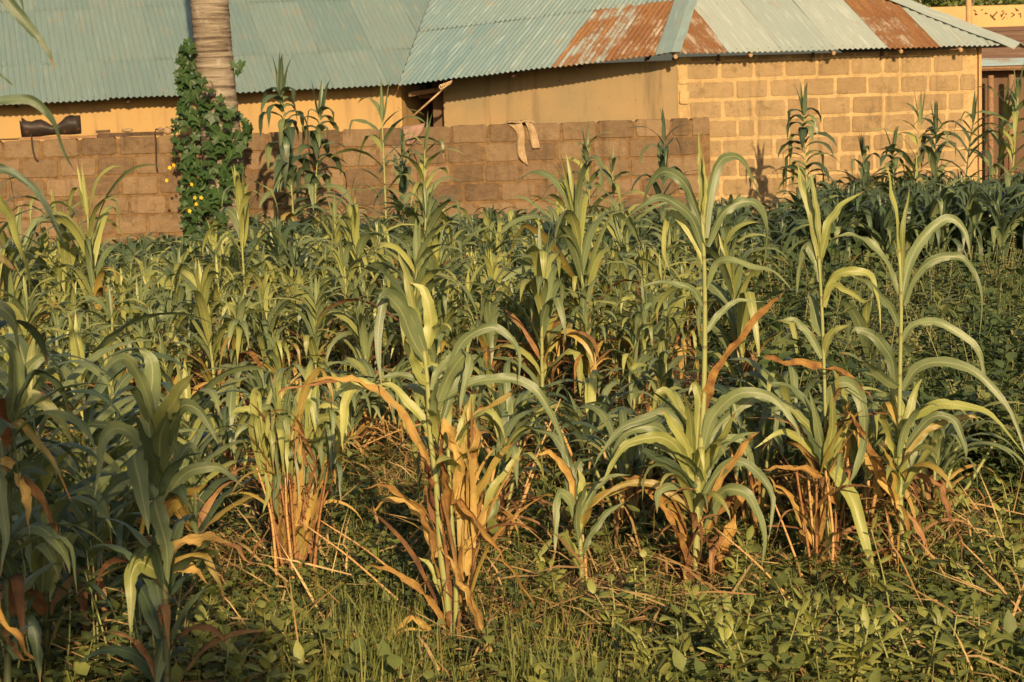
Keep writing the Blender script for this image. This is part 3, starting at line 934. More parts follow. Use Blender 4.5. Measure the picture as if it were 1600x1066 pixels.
def grass_template(r, n, H, spread, w=0.004, arch=0.6):
    V, F = [], []
    for _ in range(n):
        a = r.uniform(0, 6.28); b = Vector((r.gauss(0, spread), r.gauss(0, spread), 0)); h = H * r.uniform(.5, 1.2); ar = arch * r.uniform(.2, 1.2)
        d = Vector((math.cos(a), math.sin(a), 0)); s = Vector((-d.y, d.x, 0)) * w * r.uniform(.6, 1.4)
        k = len(V)
        for t in (0, .4, .75):
            c = b + Vector((0, 0, h * t * (1 - 0.25 * ar * t))) + d * (ar * h * t * t)
            V += [c - s * (1 - t * .5), c + s * (1 - t * .5)]
        V.append(b + Vector((0, 0, h * (1 - .35 * ar))) + d * ar * h)
        F += [(k, k + 1, k + 3), (k, k + 3, k + 2), (k + 2, k + 3, k + 5), (k + 2, k + 5, k + 4), (k + 4, k + 5, k + 6)]
    return np.array([tuple(v) for v in V]), np.array(F)


def straw_template(r, n, L, spread, zmax=0.06, w=0.004):
    V, F = [], []
    for _ in range(n):
        a = r.uniform(0, 6.28); el = r.gauss(0.05, 0.25)
        b = Vector((r.gauss(0, spread), r.gauss(0, spread), r.uniform(0.005, zmax)))
        d = Vector((math.cos(a) * math.cos(el), math.sin(a) * math.cos(el), abs(math.sin(el)))) * L * r.uniform(.4, 1.3)
        s = Vector((-math.sin(a), math.cos(a), 0)) * w * r.uniform(.5, 1.8)
        m_ = b + d * .5 + Vector((0, 0, r.uniform(0, .03)))
        k = len(V); V += [b - s, b + s, m_ - s + Vector((0, 0, .003)), m_ + s, b + d]
        F += [(k, k + 1, k + 3), (k, k + 3, k + 2), (k + 2, k + 3, k + 4)]
    return np.array([tuple(v) for v in V]), np.array(F)


def xbounds(d, p0=-80, p1=1680): return GX(p0, d), GX(p1, d)


def rand_spot(r, d0, d1, p0=-80, p1=1680):
    # uniform in area
    while True:
        d = math.sqrt(r.uniform(d0 * d0, d1 * d1))
        px = r.uniform(p0, p1)
        return Vector((GX(px, d), d, 0)), px, d


rs = random.Random(11)
herbsT = [herb_template(rs, rs.uniform(.08, .20), rs.randint(8, 14), rs.uniform(.055, .095), rs.uniform(.028, .046)) for _ in range(10)]
lowT = [herb_template(rs, rs.uniform(.05, .14), rs.randint(7, 12), rs.uniform(.03, .05), rs.uniform(.022, .034)) for _ in range(8)]
featherT = [herb_template(rs, rs.uniform(.35, .6), 46, rs.uniform(.03, .05), rs.uniform(.014, .022), lean=.35) for _ in range(6)]
bushT = [herb_template(rs, rs.uniform(.22, .45), rs.randint(26, 36), rs.uniform(.06, .10), rs.uniform(.03, .052), lean=.35) for _ in range(8)]
grassT = [grass_template(rs, 18, rs.uniform(.06, .17), 0.07, w=.0026) for _ in range(8)]
tallT = [grass_template(rs, 16, rs.uniform(.14, .28), 0.06, w=.003, arch=.35) for _ in range(6)]
strawT = [straw_template(rs, 14, rs.uniform(.12, .32), 0.14, zmax=.08, w=.0026) for _ in range(8)]


def patch(x, y, s=0.8, o=0.0): return mnoise.noise((x * s + o, y * s - o, o))


HEROPOS = [(1090, 8.95), (1411, 8.9), (1288, 9.0), (708, 8.1), (455, 9.15), (907, 9.1)]


def near_hero(p, px, d, r):
    for hx, hd in HEROPOS:
        if abs(px - hx) < 95 and hd - 1.1 < d < hd + .25: return r.random() < .8
    return False


def do_scatter(name, templ, mat, n, d0, d1, p0, p1, r, scale=(.7, 1.4), keep=None, tintf=None, tilt=0.25, scalef=None, label=None, cat=None):
    pl = []
    for _ in range(n):
        p, px, d = rand_spot(r, d0, d1, p0, p1)
        if keep and r.random() > keep(p, px, d): continue
        if name in ('grass', 'tall_grass', 'broadleaf_weeds') and near_hero(p, px, d, r): continue
        tn = r.random() if tintf is None else tintf(p, px, d, r)
        s = r.uniform(*scale) * (max(.35, scalef(p)) if scalef else 1)
        pl.append((r.randrange(len(templ)), rotz(r.uniform(0, 6.28), s, r.gauss(0, tilt), r.uniform(0, 6.28)), np.array((p.x, p.y, p.z)), tn))
    o = ob(name, scatter_mesh(name, templ, pl, mat)); tag(o, label, cat, kind='stuff')
    return o


def fieldness(px, d):
    """1 inside the planted field, 0 on the weedy open ground"""
    if px < 1120: return 1.0 if d > 13 else 0.0
    return 1.0 if d > 20.5 else 0.0


do_scatter('broadleaf_weeds', herbsT, M['weed'], 5600, 6.6, 13.2, -60, 1660, rs,
           scale=(.55, 1.5), keep=lambda p, px, d: min(1, 0.42 + 1.9 * patch(p.x, p.y, 1.1) + (0.3 if px < 520 and d < 9.5 else 0) + (0.35 if px > 1050 and d < 8.4 else 0)),
           tintf=lambda p, px, d, r: min(1, max(0, r.gauss(.45, .2))), label='tangled broadleaf weeds covering the ground between the front sorghum clumps', cat='weeds')
do_scatter('creeping_weeds', lowT, M['weedlo'], 9000, 6.6, 14.5, -60, 1660, rs, keep=lambda p, px, d: min(1, .5 + 1.0 * patch(p.x, p.y, .8, 5)),
           label='low creeping dark green weeds on the soil of the foreground', cat='weeds')
do_scatter('small_leaf_cover', lowT, M['weed'], 17000, 6.6, 13.6, -60, 1660, rs, scale=(.6, 1.2), keep=lambda p, px, d: min(1, .45 + 1.3 * patch(p.x, p.y, 1.4, 15)),
           tintf=lambda p, px, d, r: min(1, max(0, r.gauss(.66, .25))), label='small leaved bright green weeds carpeting the open ground between the clumps', cat='weeds')
do_scatter('tall_grass', tallT, M['grass'], 700, 6.6, 8.4, 420, 1060, rs, keep=lambda p, px, d: max(0, min(1, .35 + 1.6 * patch(p.x, p.y, 1.2, 44))),
           tintf=lambda p, px, d, r: min(1, max(0, r.gauss(.28, .15))), label='upright green grass along the bottom edge of the field', cat='grass')
do_scatter('weed_thicket', bushT, M['weedthick'], 3000, 10.2, 20.2, 1130, 1680, rs, keep=lambda p, px, d: min(1, (.75 + .8 * patch(p.x, p.y, .7, 9)) * (1 if px > 1130 + (d - 10) * 14 else .35)), scalef=lambda p: 1.0 + 1.1 * patch(p.x, p.y, 1.6, 31),
           tintf=lambda p, px, d, r: min(1, max(0, r.gauss(.45, .22))), label='dense dark green weed thicket right of the sorghum field', cat='weeds')
do_scatter('pale_weed_tops', featherT, M['weedpale'], 1300, 10.6, 19.6, 1200, 1600, rs, scale=(.9, 1.35), keep=lambda p, px, d: .9 if 14 < d < 20 and px > 1400 - (20 - d) * 20 and px < 1590 else .25,
           tintf=lambda p, px, d, r: min(1, max(0, r.gauss(.85, .15))), label='paler feathery weeds standing out of the dark thicket at right', cat='weeds')
do_scatter('grass', grassT, M['grass'], 5000, 6.5, 14.0, -60, 1660, rs, keep=lambda p, px, d: min(1, .5 + 1.1 * patch(p.x, p.y, .9, 3) + (.4 if d < 8.6 and px > 500 else 0)),
           tintf=lambda p, px, d, r: min(1, max(0, r.gauss(.42, .24))), label='fine green and straw coloured grass in the foreground', cat='grass')
do_scatter('dry_litter', strawT, M['straw'], 1700, 6.5, 15.0, -60, 1660, rs, scale=(.7, 1.6), keep=lambda p, px, d: min(1, .55 + 1.0 * patch(p.x, p.y, 1.0, 7)),
           label='dry fallen stalks and leaf litter strewn on the soil', cat='litter')
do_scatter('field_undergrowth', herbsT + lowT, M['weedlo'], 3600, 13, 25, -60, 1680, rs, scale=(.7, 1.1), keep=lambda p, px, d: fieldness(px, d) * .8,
           tintf=lambda p, px, d, r: r.uniform(0, .5), label='shaded undergrowth beneath the sorghum field', cat='weeds')  # darker tints only: shade between the rows is put into the colour


# ------------------------------------------------------------------ sorghum plants
def leaf_me(base, az, length, width, el0, bend, mat, r, power=1.3, kink=None, twist=0.0, seg=10, across=3, fold=.25, wavy=.12, sway=0.0, basew=.35):
    path, sides = leafcurve(base, az, length, el0, bend, power, kink, twist, seg, sway)
    V, F, U = leafribbon(path, sides, width, across, fold, wavy, r, basew)
    return mesh('leaf', V, F, M[mat], U)


def build_plant(r, H, nl, style, seg=9, across=3, mats=('g',), stemmat='stem', width=.06, length=.62, panicle=False, dry_low=0.25, lean=0.05, rad=.011):
    """returns list of (name, mesh); origin at the plant's foot"""
    out = []
    lx, ly = r.uniform(-lean, lean), r.uniform(-lean, lean)
    spt = lambda t: Vector((lx * H * t * t + .012 * math.sin(5 * t + lx * 40), ly * H * t * t, H * t))
    topt = 0.86
    pts = [spt(topt * i / 7) for i in range(8)]
    V, F, U = tubedata(pts, [rad * (1.15 - .65 * i / 7) for i in range(8)], 6)
    out.append(('stem', mesh('stem', V, F, M[stemmat], U)))
    a = r.uniform(0, 6.28)
    start = {'bushy': .16, 'open': .3, 'droop': .25, 'young': .12}[style]
    for i in range(nl):
        t = start + (topt - start) * (i / (nl - 1)) ** (0.9)
        a += math.pi + r.gauss(0, .55)
        f = i / (nl - 1)
        mt = r.choice(mats)
        if f < dry_low and r.random() < .6: mt = r.choice(('d', 'b', 'm'))
        L = length * (0.72 + .45 * math.sin(math.pi * min(1, f * .9 + .15))) * r.uniform(.8, 1.15)
        W = width * r.uniform(.8, 1.15) * (0.8 + .3 * math.sin(math.pi * f))
        kink = (r.uniform(.25, .6), R(r.uniform(40, 100))) if r.random() < .38 else None
        if style == 'droop':
            el0, bend, pw = R(r.uniform(50, 72)), R(r.uniform(140, 165)), .75
        elif style == 'open':
            el0, bend, pw = R(r.uniform(48, 68)), R(r.uniform(75, 130)), 1.2
        else:
            el0, bend, pw = R(r.uniform(60, 86)), R(r.uniform(85, 168)), r.uniform(.95, 1.7)
        if mt in ('d', 'b'): el0 -= R(25); bend += R(15); W *= .75
        out.append(('leaf', leaf_me(spt(t), a, L, W, el0, bend, mt, r, pw, kink, r.gauss(0, .5), seg, across, r.uniform(.15, .4), .14, r.gauss(0, .35))))
    # rolled young leaves of the whorl
    for i in range(r.choice((2, 3, 4)) if not panicle else 1):
        a += 2.2
        out.append(('leaf', leaf_me(spt(topt - .02), a, H * .14 + .22 * length, width * .55, R(r.uniform(76, 88)), R(r.uniform(3, 45)), mats[0], r, 2.2, None, r.gauss(0, .4), 6, 3, .7, .02)))
    if panicle:
        V, F = [], []
        top = spt(topt)
        V0, F0, U0 = tubedata([top, top + Vector((0.005, 0, .16))], .004, 5); 
        b = 0; V += V0; F += F0
        for k in range(90):
            t = r.random(); an = r.uniform(0, 6.28); rr = .022 * math.sin(math.pi * min(1, t * .9 + .12)) + .002
            c = top + Vector((math.cos(an) * rr, math.sin(an) * rr, .05 + .15 * t)); s = .007
            k0 = len(V)
            for dd in ((s, 0, 0), (-s, 0, 0), (0, s, 0), (0, -s, 0), (0, 0, s * 1.2), (0, 0, -s * 1.2)): V.append(c + Vector(dd))
            for f_ in ((0, 2, 4), (2, 1, 4), (1, 3, 4), (3, 0, 4), (2, 0, 5), (1, 2, 5), (3, 1, 5), (0, 3, 5)): F.append(tuple(q_ + k0 for q_ in f_))
        out.append(('seed_head', mesh('seed_head', V, F, M['panicle'])))
    return out


class Proto:
    def __init__(s, parts, H): s.parts = parts; s.H = H


def place(proto, name, loc, rz, sc, szf=1.0, label=None, cat='sorghum plant', group=None, tilt=0.0):
    root = bpy.data.objects.new(name, None); COL.objects.link(root); root.empty_display_size = .1
    root.location = loc; root.rotation_euler = (tilt * math.sin(rz * 7), tilt * math.cos(rz * 5), rz); root.scale = (sc, sc, sc * szf)
    tag(root, label, cat, group)
    for nm, me in proto.parts:
        o = bpy.data.objects.new(nm, me); COL.objects.link(o); o.parent = root
    return root


def height_to(px, d, ytip):
    return P(px, ytip, d).z


rp = random.Random(99)
PR = {}
PR['mid'] = [Proto(build_plant(rp, 1.0, 19, 'bushy', mats=('g', 'g', 'y'), width=.066, length=rp.uniform(.5, .72), dry_low=.3, rad=.012), 1.0) for _ in range(9)]
PR['light'] = [Proto(build_plant(rp, 1.0, 19, 'bushy', mats=('y', 'y', 'g'), width=.060, length=rp.uniform(.45, .7), dry_low=.3, rad=.012), 1.0) for _ in range(8)]
PR['front'] = [Proto(build_plant(rp, 1.0, 22, 'bushy', mats=('g', 'y', 'g'), width=.068, length=rp.uniform(.5, .7), dry_low=.55, rad=.011), 1.0) for _ in range(6)]
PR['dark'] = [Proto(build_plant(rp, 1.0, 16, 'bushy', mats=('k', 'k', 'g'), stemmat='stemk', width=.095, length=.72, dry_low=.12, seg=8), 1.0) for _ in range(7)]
PR['open'] = [Proto(build_plant(rp, 2.0, 15, 'open', mats=('g', 'y'), width=.070, length=.62, dry_low=.2, rad=.012), 2.0) for _ in range(6)]
PR['opendark'] = [Proto(build_plant(rp, 2.0, 17, 'open', mats=('k', 'k', 'g'), stemmat='stemk', width=.08, length=.62, dry_low=.1, rad=.012), 2.0) for _ in range(3)]
PR['droop'] = [Proto(build_plant(rp, 2.4, 34, 'droop', mats=('k', 'g', 'k'), stemmat='stem', width=.115, length=.58, dry_low=.1, rad=.013), 2.4) for _ in range(3)]
PR['pan'] = [Proto(build_plant(rp, 1.1, 9, 'bushy', mats=('g', 'y'), width=.06, length=.5, panicle=True), 1.1) for _ in range(2)]

placed = []   # (distance, callable)


def add(kind, px, d, ytip, name='sorghum_plant', label=None, group=None, rz=None):
    H = height_to(px, d, ytip)
    pr = rp.choice(PR[kind]); x = GX(px, d)
    sc = H / pr.H
    hs = min(1.25, max(.8, sc)); szf = sc / hs
    placed.append((d, pr, name, (x, d, 0), rp.uniform(0, 6.28) if rz is None else rz, hs, szf, label, group))


# tall plants one can point to
add('droop', 462, 23.6, 92, label='tall sorghum with limp dark leaves down its stem right of the palm')
add('droop', 492, 23.9, 130, label='shorter drooping sorghum standing close behind the tall limp one right of the palm')
add('open', 603, 21.2, 135, label='tall open sorghum in front of the dark passage between the houses')
add('opendark', 622, 22.3, 205, label='bushy dark sorghum against the garden wall left of the pinkish rag')
add('open', 662, 20.6, 185, label='slender sorghum with pale top leaves below the pinkish rag on the wall')
add('open', 922, 22.6, 195, label='sorghum with folded top leaf against the garden wall right of the trousers')
add('open', 968, 21.4, 232, label='sorghum reaching halfway up the garden wall between two taller ones')
add('opendark', 1032, 22.2, 178, label='dark sorghum with arching leaves at the right end of the garden wall')
add('open', 893, 19.0, 262, label='sorghum with long hanging leaves before the garden wall right of the field middle')
add('light', 930, 14.6, 275, label='pale tall sorghum with folded hanging leaves right of the field middle')
add('droop', 1266, 24.6, 135, label='tall narrow sorghum with limp leaves against the sunlit block house wall')
add('droop', 1395, 24.5, 200, label='limp sorghum left of the wispy tall ones before the house wall', rz=1)
add('opendark', 1356, 24.0, 212, label='sorghum with one long arching leaf left of the wispy tall ones')
add('open', 1425, 24.4, 150, label='tallest wispy sorghum before the right part of the house wall')
add('opendark', 1462, 24.6, 165, label='wispy sorghum second from the corner board of the block house')
add('opendark', 1500, 24.9, 150, label='wispy sorghum nearest the corner board of the block house')
add('open', 1545, 25.0, 125, label='tall leafy sorghum before the dark shed, left of its neighbour')
add('open', 1575, 24.6, 108, label='tallest leafy sorghum before the dark shed at the right edge')
add('open', 16, 15.2, 232, label='tall pale sorghum at the left edge in front of the garden wall')
add('light', 72, 17.5, 372, label='pale sorghum just right of the tall one at the left edge')
add('light', 118, 17.2, 325, label='sorghum with upright leaf bunch left of the wilted pale one before the left wall')
add('light', 160, 16.2, 290, label='pale sorghum with long folded leaves before the left half of the garden wall')
add('light', 395, 17.0, 282, label='pale sorghum with upright top leaf right of the palm foot')
add('light', 345, 13.6, 430, label='tall pale stemmed sorghum in the left middle of the field')
add('pan', 614, 17.6, 405, label='sorghum with a brown seed head left of the field middle')
add('pan', 672, 16.2, 470, label='sorghum with an orange brown seed head behind the leaning front plant')
add('pan', 831, 16.8, 425, label='sorghum with a brown seed head right of the field middle')
add('pan', 480, 17.0, 440, label='sorghum with a small seed head in the left part of the field')
add('light', 1172, 12.6, 398, label='pale sorghum with upright leaf whorl between the two tall front plants')
add('mid', 1362, 12.4, 475, label='blue green sorghum half hidden behind the tallest right front plant')
add('mid', 1205, 12.8, 520, label='low bushy sorghum behind the tall front plant right of centre')
add('mid', 990, 12.3, 545, label='low bushy sorghum behind the small front plant right of centre')
add('mid', 1050, 12.0, 560, label='bushy sorghum just left of the tall straight front plant')

# the field
rf = random.Random(4)
spots = []


def try_spot(px, d, mind):
    x = GX(px, d)
    for (a, b) in spots:
        if (a - x) ** 2 + (b - d) ** 2 < mind * mind: return False
    spots.append((x, d)); return True


nfield = 0; tries = 0
while nfield < 760 and tries < 60000:
    tries += 1
    d = math.sqrt(rf.uniform(12.9 ** 2, 24.9 ** 2)); px = rf.uniform(-70, 1660)
    if px < 1060: ok = d > 12.9 + (0.6 if px > 300 else 0)
    elif px < 1230: ok = d > 14.5 + (px - 1060) / 170 * 6
    else: ok = d > 20.5
    if not ok: continue
    back = d > 21.5 or (px > 1000 and d > 19.5) or px > 1300
    if not try_spot(px, d, (.33 if not back else .29) * rf.uniform(.75, 1.3)): continue
    nfield += 1
    x = GX(px, d)
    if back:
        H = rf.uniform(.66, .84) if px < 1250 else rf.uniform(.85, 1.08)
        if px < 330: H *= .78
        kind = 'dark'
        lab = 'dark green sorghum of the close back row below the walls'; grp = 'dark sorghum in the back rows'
    else:
        H = rf.uniform(.60, .98) + (rf.uniform(.1, .45) if rf.random() < .10 else 0)
        if px < 330 and d > 17: H *= .85
        kind = rf.choice(('mid', 'mid', 'light', 'light', 'dark')) if d > 17 else (rf.choice(('mid', 'light', 'light', 'mid')) if d > 14.6 else rf.choice(('front', 'front', 'mid')))
        tone = {'mid': 'green', 'light': 'pale yellowish', 'dark': 'dark', 'front': 'brown footed'}[kind]
        tall = 'short' if H < .66 else ('tall' if H > .92 else 'medium')
        zone = ('at the left edge' if px < 120 else 'behind the large near sorghum at left' if px < 340 else 'behind the rusty sheaf' if px < 520 else 'left behind the leaning centre sorghum' if px < 680
                else 'right behind the leaning centre sorghum' if px < 830 else 'behind the small single sorghum' if px < 980 else 'behind the tall straight sorghum')
        row = 'in the front rows' if d < 14.6 else ('in the near middle rows' if d < 17 else 'in the far middle rows')
        lab = f'{tall} {tone} sorghum {row} {zone}'; grp = 'sorghum of the dense field'
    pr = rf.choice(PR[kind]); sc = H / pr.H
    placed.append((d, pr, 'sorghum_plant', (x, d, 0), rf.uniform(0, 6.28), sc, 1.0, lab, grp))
placed.sort(key=lambda a: a[0])
NIND = 272
for k, (d, pr, nm, loc, rz, sc, szf, lab, grp) in enumerate(placed):
    pass
named = [p for p in placed if not p[8]]
grp_ = [p for p in placed if p[8]]
keepn = NIND - len(named)
for (d, pr, nm, loc, rz, sc, szf, lab, grp) in named + grp_[:keepn]:
    place(pr, nm, loc, rz, sc, szf, lab, group=grp, tilt=.05)
rest = grp_[keepn:]
if rest:
    by = {}
    for (d, pr, nm, loc, rz, sc, szf, lab, grp) in rest:
        Mx = Matrix.Translation(loc) @ Matrix.Rotation(rz, 4, 'Z') @ Matrix.Diagonal((sc, sc, sc * szf, 1))
        for n_, me in pr.parts:
            vs = np.zeros(len(me.vertices) * 3, dtype=np.float32); me.vertices.foreach_get('co', vs); vs = vs.reshape(-1, 3)
            A = np.array(Mx)
            w = vs @ A[:3, :3].T + A[:3, 3]
            ul = me.uv_layers[0] if me.uv_layers else None
            fs = [tuple(p.vertices) for p in me.polygons]
            uvs = np.zeros((len(vs), 2), dtype=np.float32)
            if ul:
                for lp in me.loops: uvs[lp.vertex_index] = ul.data[lp.index].uv
            b = by.setdefault(me.materials[0].name, [[], [], []])
            k0 = sum(len(q_) for q_ in b[0])
            b[0].append(w); b[1] += [tuple(i + k0 for i in f_) for f_ in fs]; b[2].append(uvs)
    # one object: merge material groups into one mesh with several slots
    allV, allF, allU, mi, mats_ = [], [], [], [], []
    k0 = 0
    for mn, (vl, fl, ul_) in by.items():
        V_ = np.concatenate(vl); allV.append(V_); allU.append(np.concatenate(ul_))
        allF += [tuple(i + k0 for i in f_) for f_ in fl]; mi += [len(mats_)] * len(fl); mats_.append(bpy.data.materials[mn]); k0 += len(V_)
    me = mesh('back_row_sorghum', np.concatenate(allV), allF, None, np.concatenate(allU))
    for m_ in mats_: me.materials.append(m_)
    me.polygons.foreach_set('material_index', mi)
    tag(ob('back_row_sorghum', me), 'farthest dark rows of sorghum crowding the foot of the walls', 'sorghum', kind='stuff')


# ------------------------------------------------------------------ traced front plants
class Hero:
    def __init__(s, name, px, d, label, seed, cat='sorghum plant', group='front sorghum clumps'):
        s.d = d; s.x = GX(px, d)
        s.o = empty(name, (s.x, d, 0), 0, label=label, cat=cat, group=group); s.r = random.Random(seed)
        s.org = Vector((s.x, d, 0))
    def W(s, px, py, dd=0): return P(px, py, s.d + dd) - s.org
    def stem(s, pts, r0, r1, mat='stem', dd=0.0):
        c = catmull([s.W(a, b, dd) for a, b in pts], 14)
        if c[0].z > 0.02 and pts[0][1] > 930: c = [Vector((c[0].x, c[0].y, -0.01))] + c
        V, F, U = tubedata(c, [r0 + (r1 - r0) * i / (len(c) - 1) for i in range(len(c))], 8)
        ob('stem', mesh('stem', V, F, M[mat], U), s.o)
    def leaf(s, pts, wpx, mat, dout=None, across=5, face=None, fold=None):
        r = s.r
        d_tip = r.uniform(-.28, .22) if dout is None else dout
        n = len(pts)
        c = [s.W(a, b, d_tip * (i / (n - 1)) ** 1.2) for i, (a, b) in enumerate(pts)]
        seg = 8 + 3 * n
        path = catmull(c, seg)
        width = wpx * (1.02 if mat in 'gyk' else .85) * s.d / FPX
        yaw, pit = (r.uniform(-.75, .75), r.uniform(.1, .6)) if face is None else face
        nrm = Vector((math.sin(yaw), -math.cos(yaw) * math.cos(pit), math.sin(pit)))
        tw = r.uniform(-.7, .7); sides = []
        for i in range(len(path)):
            t = i / (len(path) - 1)
            tan = (path[min(i + 1, len(path) - 1)] - path[max(i - 1, 0)]).normalized()
            sv = tan.cross(nrm)
            if sv.length < .15: sv = tan.cross(Vector((1, 0, 0)))
            sv.normalize()
            sv = Quaternion(tan, tw * (t - .4)) @ sv
            if sides and sides[-1].dot(sv) < 0: sv = -sv
            if sides: sv = (sides[-1] * .55 + sv * .45); sv = (sv - tan * sv.dot(tan)).normalized()
            sides.append(sv)
        wav = r.uniform(.18, .34) if mat in 'gyk' else .5
        j0 = r.uniform(0, 50)
        path = [p + Vector((mnoise.noise((j0, i * .17, 0)), mnoise.noise((j0, i * .17, 9)), mnoise.noise((j0, i * .17, 20)))) * (.011 * min(1, i / 5)) for i, p in enumerate(path)]
        V, F, U = leafribbon(path, sides, width, across, (r.uniform(.15, .45) if mat in 'gykm' else r.uniform(.5, 1.1)) if fold is None else fold, wav, r, basew=.55)
        if mat in 'db':   # shrivelled: crumple a little
            V = [v + Vector((mnoise.noise(v * 18), mnoise.noise(v * 18 + Vector((7, 3, 1))), mnoise.noise(v * 18 + Vector((1, 9, 4))))) * .022 for v in V]
        ob('leaf', mesh('leaf', V, F, M[mat], U), s.o)
    def leaves(s, L):
        for a in L: s.leaf(*a)
    def auto(s, n, x, y0, y1, mats, length=(.4, .7), width=(.03, .06), el=(45, 80), bend=(70, 150), dx=.03):
        r = s.r
        a = r.uniform(0, 6.28)
        for i in range(n):
            b = s.W(x, y0 + (y1 - y0) * r.random(), r.uniform(-.04, .04)) + Vector((r.uniform(-dx, dx), 0, 0)); b.z = max(b.z, .02)
            a += math.pi + r.gauss(0, .7)
            mt = r.choice(mats)
            me = leaf_me(b, a, r.uniform(*length), r.uniform(*width) * (.7 if mt in 'db' else 1), R(r.uniform(*el)), R(r.uniform(*bend)), mt, r, 1.2,
                         (r.uniform(.3, .6), R(r.uniform(30, 90))) if r.random() < .35 else None, r.gauss(0, .7), 12, 5, r.uniform(.15, .4), .2 if mt in 'db' else .14, r.gauss(0, .4))
            ob('leaf', me, s.o)


# --- tall straight plant right of centre
h = Hero('sorghum_plant', 1098, 8.95, 'tall straight sorghum right of centre, dense leaf fan below and one brown folded leaf', 1)
h.stem([(1090, 950), (1088, 860), (1090, 760), (1098, 660), (1101, 560), (1101, 440), (1097, 330)], .020, .008)
h.leaves([
    ([(1098, 345), (1096, 270), (1092, 205)], 11, 'y', .03), ([(1099, 350), (1101, 290), (1098, 240)], 9, 'y', -.03),
    ([(1102, 372), (1110, 300), (1125, 255), (1142, 242), (1162, 258), (1190, 308)], 17, 'g'),
    ([(1097, 352), (1075, 295), (1040, 268), (1015, 288), (1000, 350)], 17, 'g', .2),
    ([(1100, 392), (1080, 340), (1055, 318), (1030, 310), (1000, 322), (972, 348)], 15, 'g'),
    ([(1100, 412), (1082, 370), (1055, 337), (1041, 345), (1038, 395), (1046, 428)], 13, 'y'),
    ([(1105, 385), (1125, 338), (1155, 316), (1182, 320), (1196, 352), (1196, 392), (1188, 422)], 17, 'g'),
    ([(1104, 450), (1118, 415), (1142, 405), (1180, 418), (1215, 428), (1242, 460)], 12, 'g'),
    ([(1098, 478), (1085, 455), (1060, 445), (1025, 443), (985, 450)], 11, 'g'),
    ([(1102, 520), (1125, 490), (1150, 472), (1192, 470)], 11, 'g'),
    ([(1101, 648), (1108, 600), (1150, 540), (1200, 475), (1228, 450)], 17, 'd', -.1, 5, (.1, .2), .5),
    ([(1085, 700), (1065, 640), (1050, 610), (1068, 608)], 14, 'y'), ([(1084, 715), (1078, 650), (1068, 612)], 15, 'y'),
    ([(1088, 715), (1092, 640), (1085, 600), (1076, 618)], 16, 'y'), ([(1080, 722), (1050, 690), (1025, 668), (990, 672), (966, 692), (946, 745)], 20, 'g'),
    ([(1080, 745), (1060, 705), (1030, 684), (990, 690), (960, 718), (938, 765)], 20, 'y'),
    ([(1082, 765), (1050, 730), (1012, 708), (998, 706)], 18, 'k'), ([(1082, 700), (1060, 662), (1035, 646), (1005, 655), (970, 668), (945, 700), (928, 732)], 18, 'g'),
    ([(1085, 690), (1060, 640), (1040, 612), (1025, 622), (1018, 655)], 16, 'y'), ([(1075, 795), (1040, 765), (1000, 755), (960, 765), (920, 795)], 17, 'm'),
    ([(1078, 850), (1060, 810), (1020, 770), (990, 748), (972, 745)], 15, 'd'), ([(1078, 900), (1062, 850), (1040, 800), (1008, 762)], 17, 'd'),
    ([(1078, 925), (1070, 860), (1050, 815)], 13, 'd'), ([(1095, 722), (1110, 662), (1130, 632), (1165, 615), (1205, 620), (1240, 660), (1252, 695)], 20, 'g'),
    ([(1098, 700), (1105, 650), (1125, 627), (1142, 625), (1152, 650)], 14, 'g'), ([(1100, 700), (1130, 660), (1180, 622), (1218, 632), (1248, 675)], 18, 'g'),
    ([(1095, 765), (1115, 700), (1135, 685), (1160, 690), (1178, 725), (1182, 758)], 15, 'g'),
    ([(1095, 785), (1120, 742), (1150, 722), (1182, 735), (1202, 768), (1207, 805), (1200, 845)], 16, 'g', -.25),
    ([(1098, 835), (1115, 790), (1135, 763), (1165, 775), (1188, 812), (1195, 850), (1189, 895)], 21, 'g', -.3),
    ([(1100, 800), (1130, 740), (1165, 690), (1188, 670)], 15, 'd'), ([(1105, 830), (1130, 790), (1165, 740)], 13, 'd'),
    ([(1093, 745), (1112, 700), (1130, 680), (1150, 640)], 22, 'y'), ([(1092, 760), (1112, 720), (1140, 700)], 22, 'g'),
    ([(1086, 760), (1075, 700), (1050, 660), (1030, 640)], 18, 'y'), ([(1086, 775), (1068, 720), (1040, 700), (1010, 690)], 18, 'g'), ([(1088, 790), (1070, 745), (1045, 725)], 18, 'g'),
    ([(1090, 800), (1100, 740), (1104, 690)], 20, 'g'), ([(1104, 880), (1112, 840), (1120, 835), (1118, 870), (1104, 948)], 13, 'b'),
    ([(1110, 900), (1130, 850), (1150, 790), (1175, 755), (1182, 735)], 19, 'd'), ([(1110, 890), (1130, 865), (1142, 865), (1148, 900), (1162, 950)], 13, 'b'),
    ([(1110, 880), (1150, 920), (1200, 960), (1240, 990)], 9, 'd', -.5),
])
h.auto(26, 1092, 940, 800, 'ddbbm', length=(.25, .5), width=(.02, .045), dx=.06)
h.auto(12, 1092, 930, 850, 'dbb', length=(.2, .4), width=(.02, .03), el=(0, 60), bend=(20, 60), dx=.08)
h.auto(20, 1092, 840, 700, 'ggyyk', length=(.3, .5), width=(.035, .055), dx=.05)

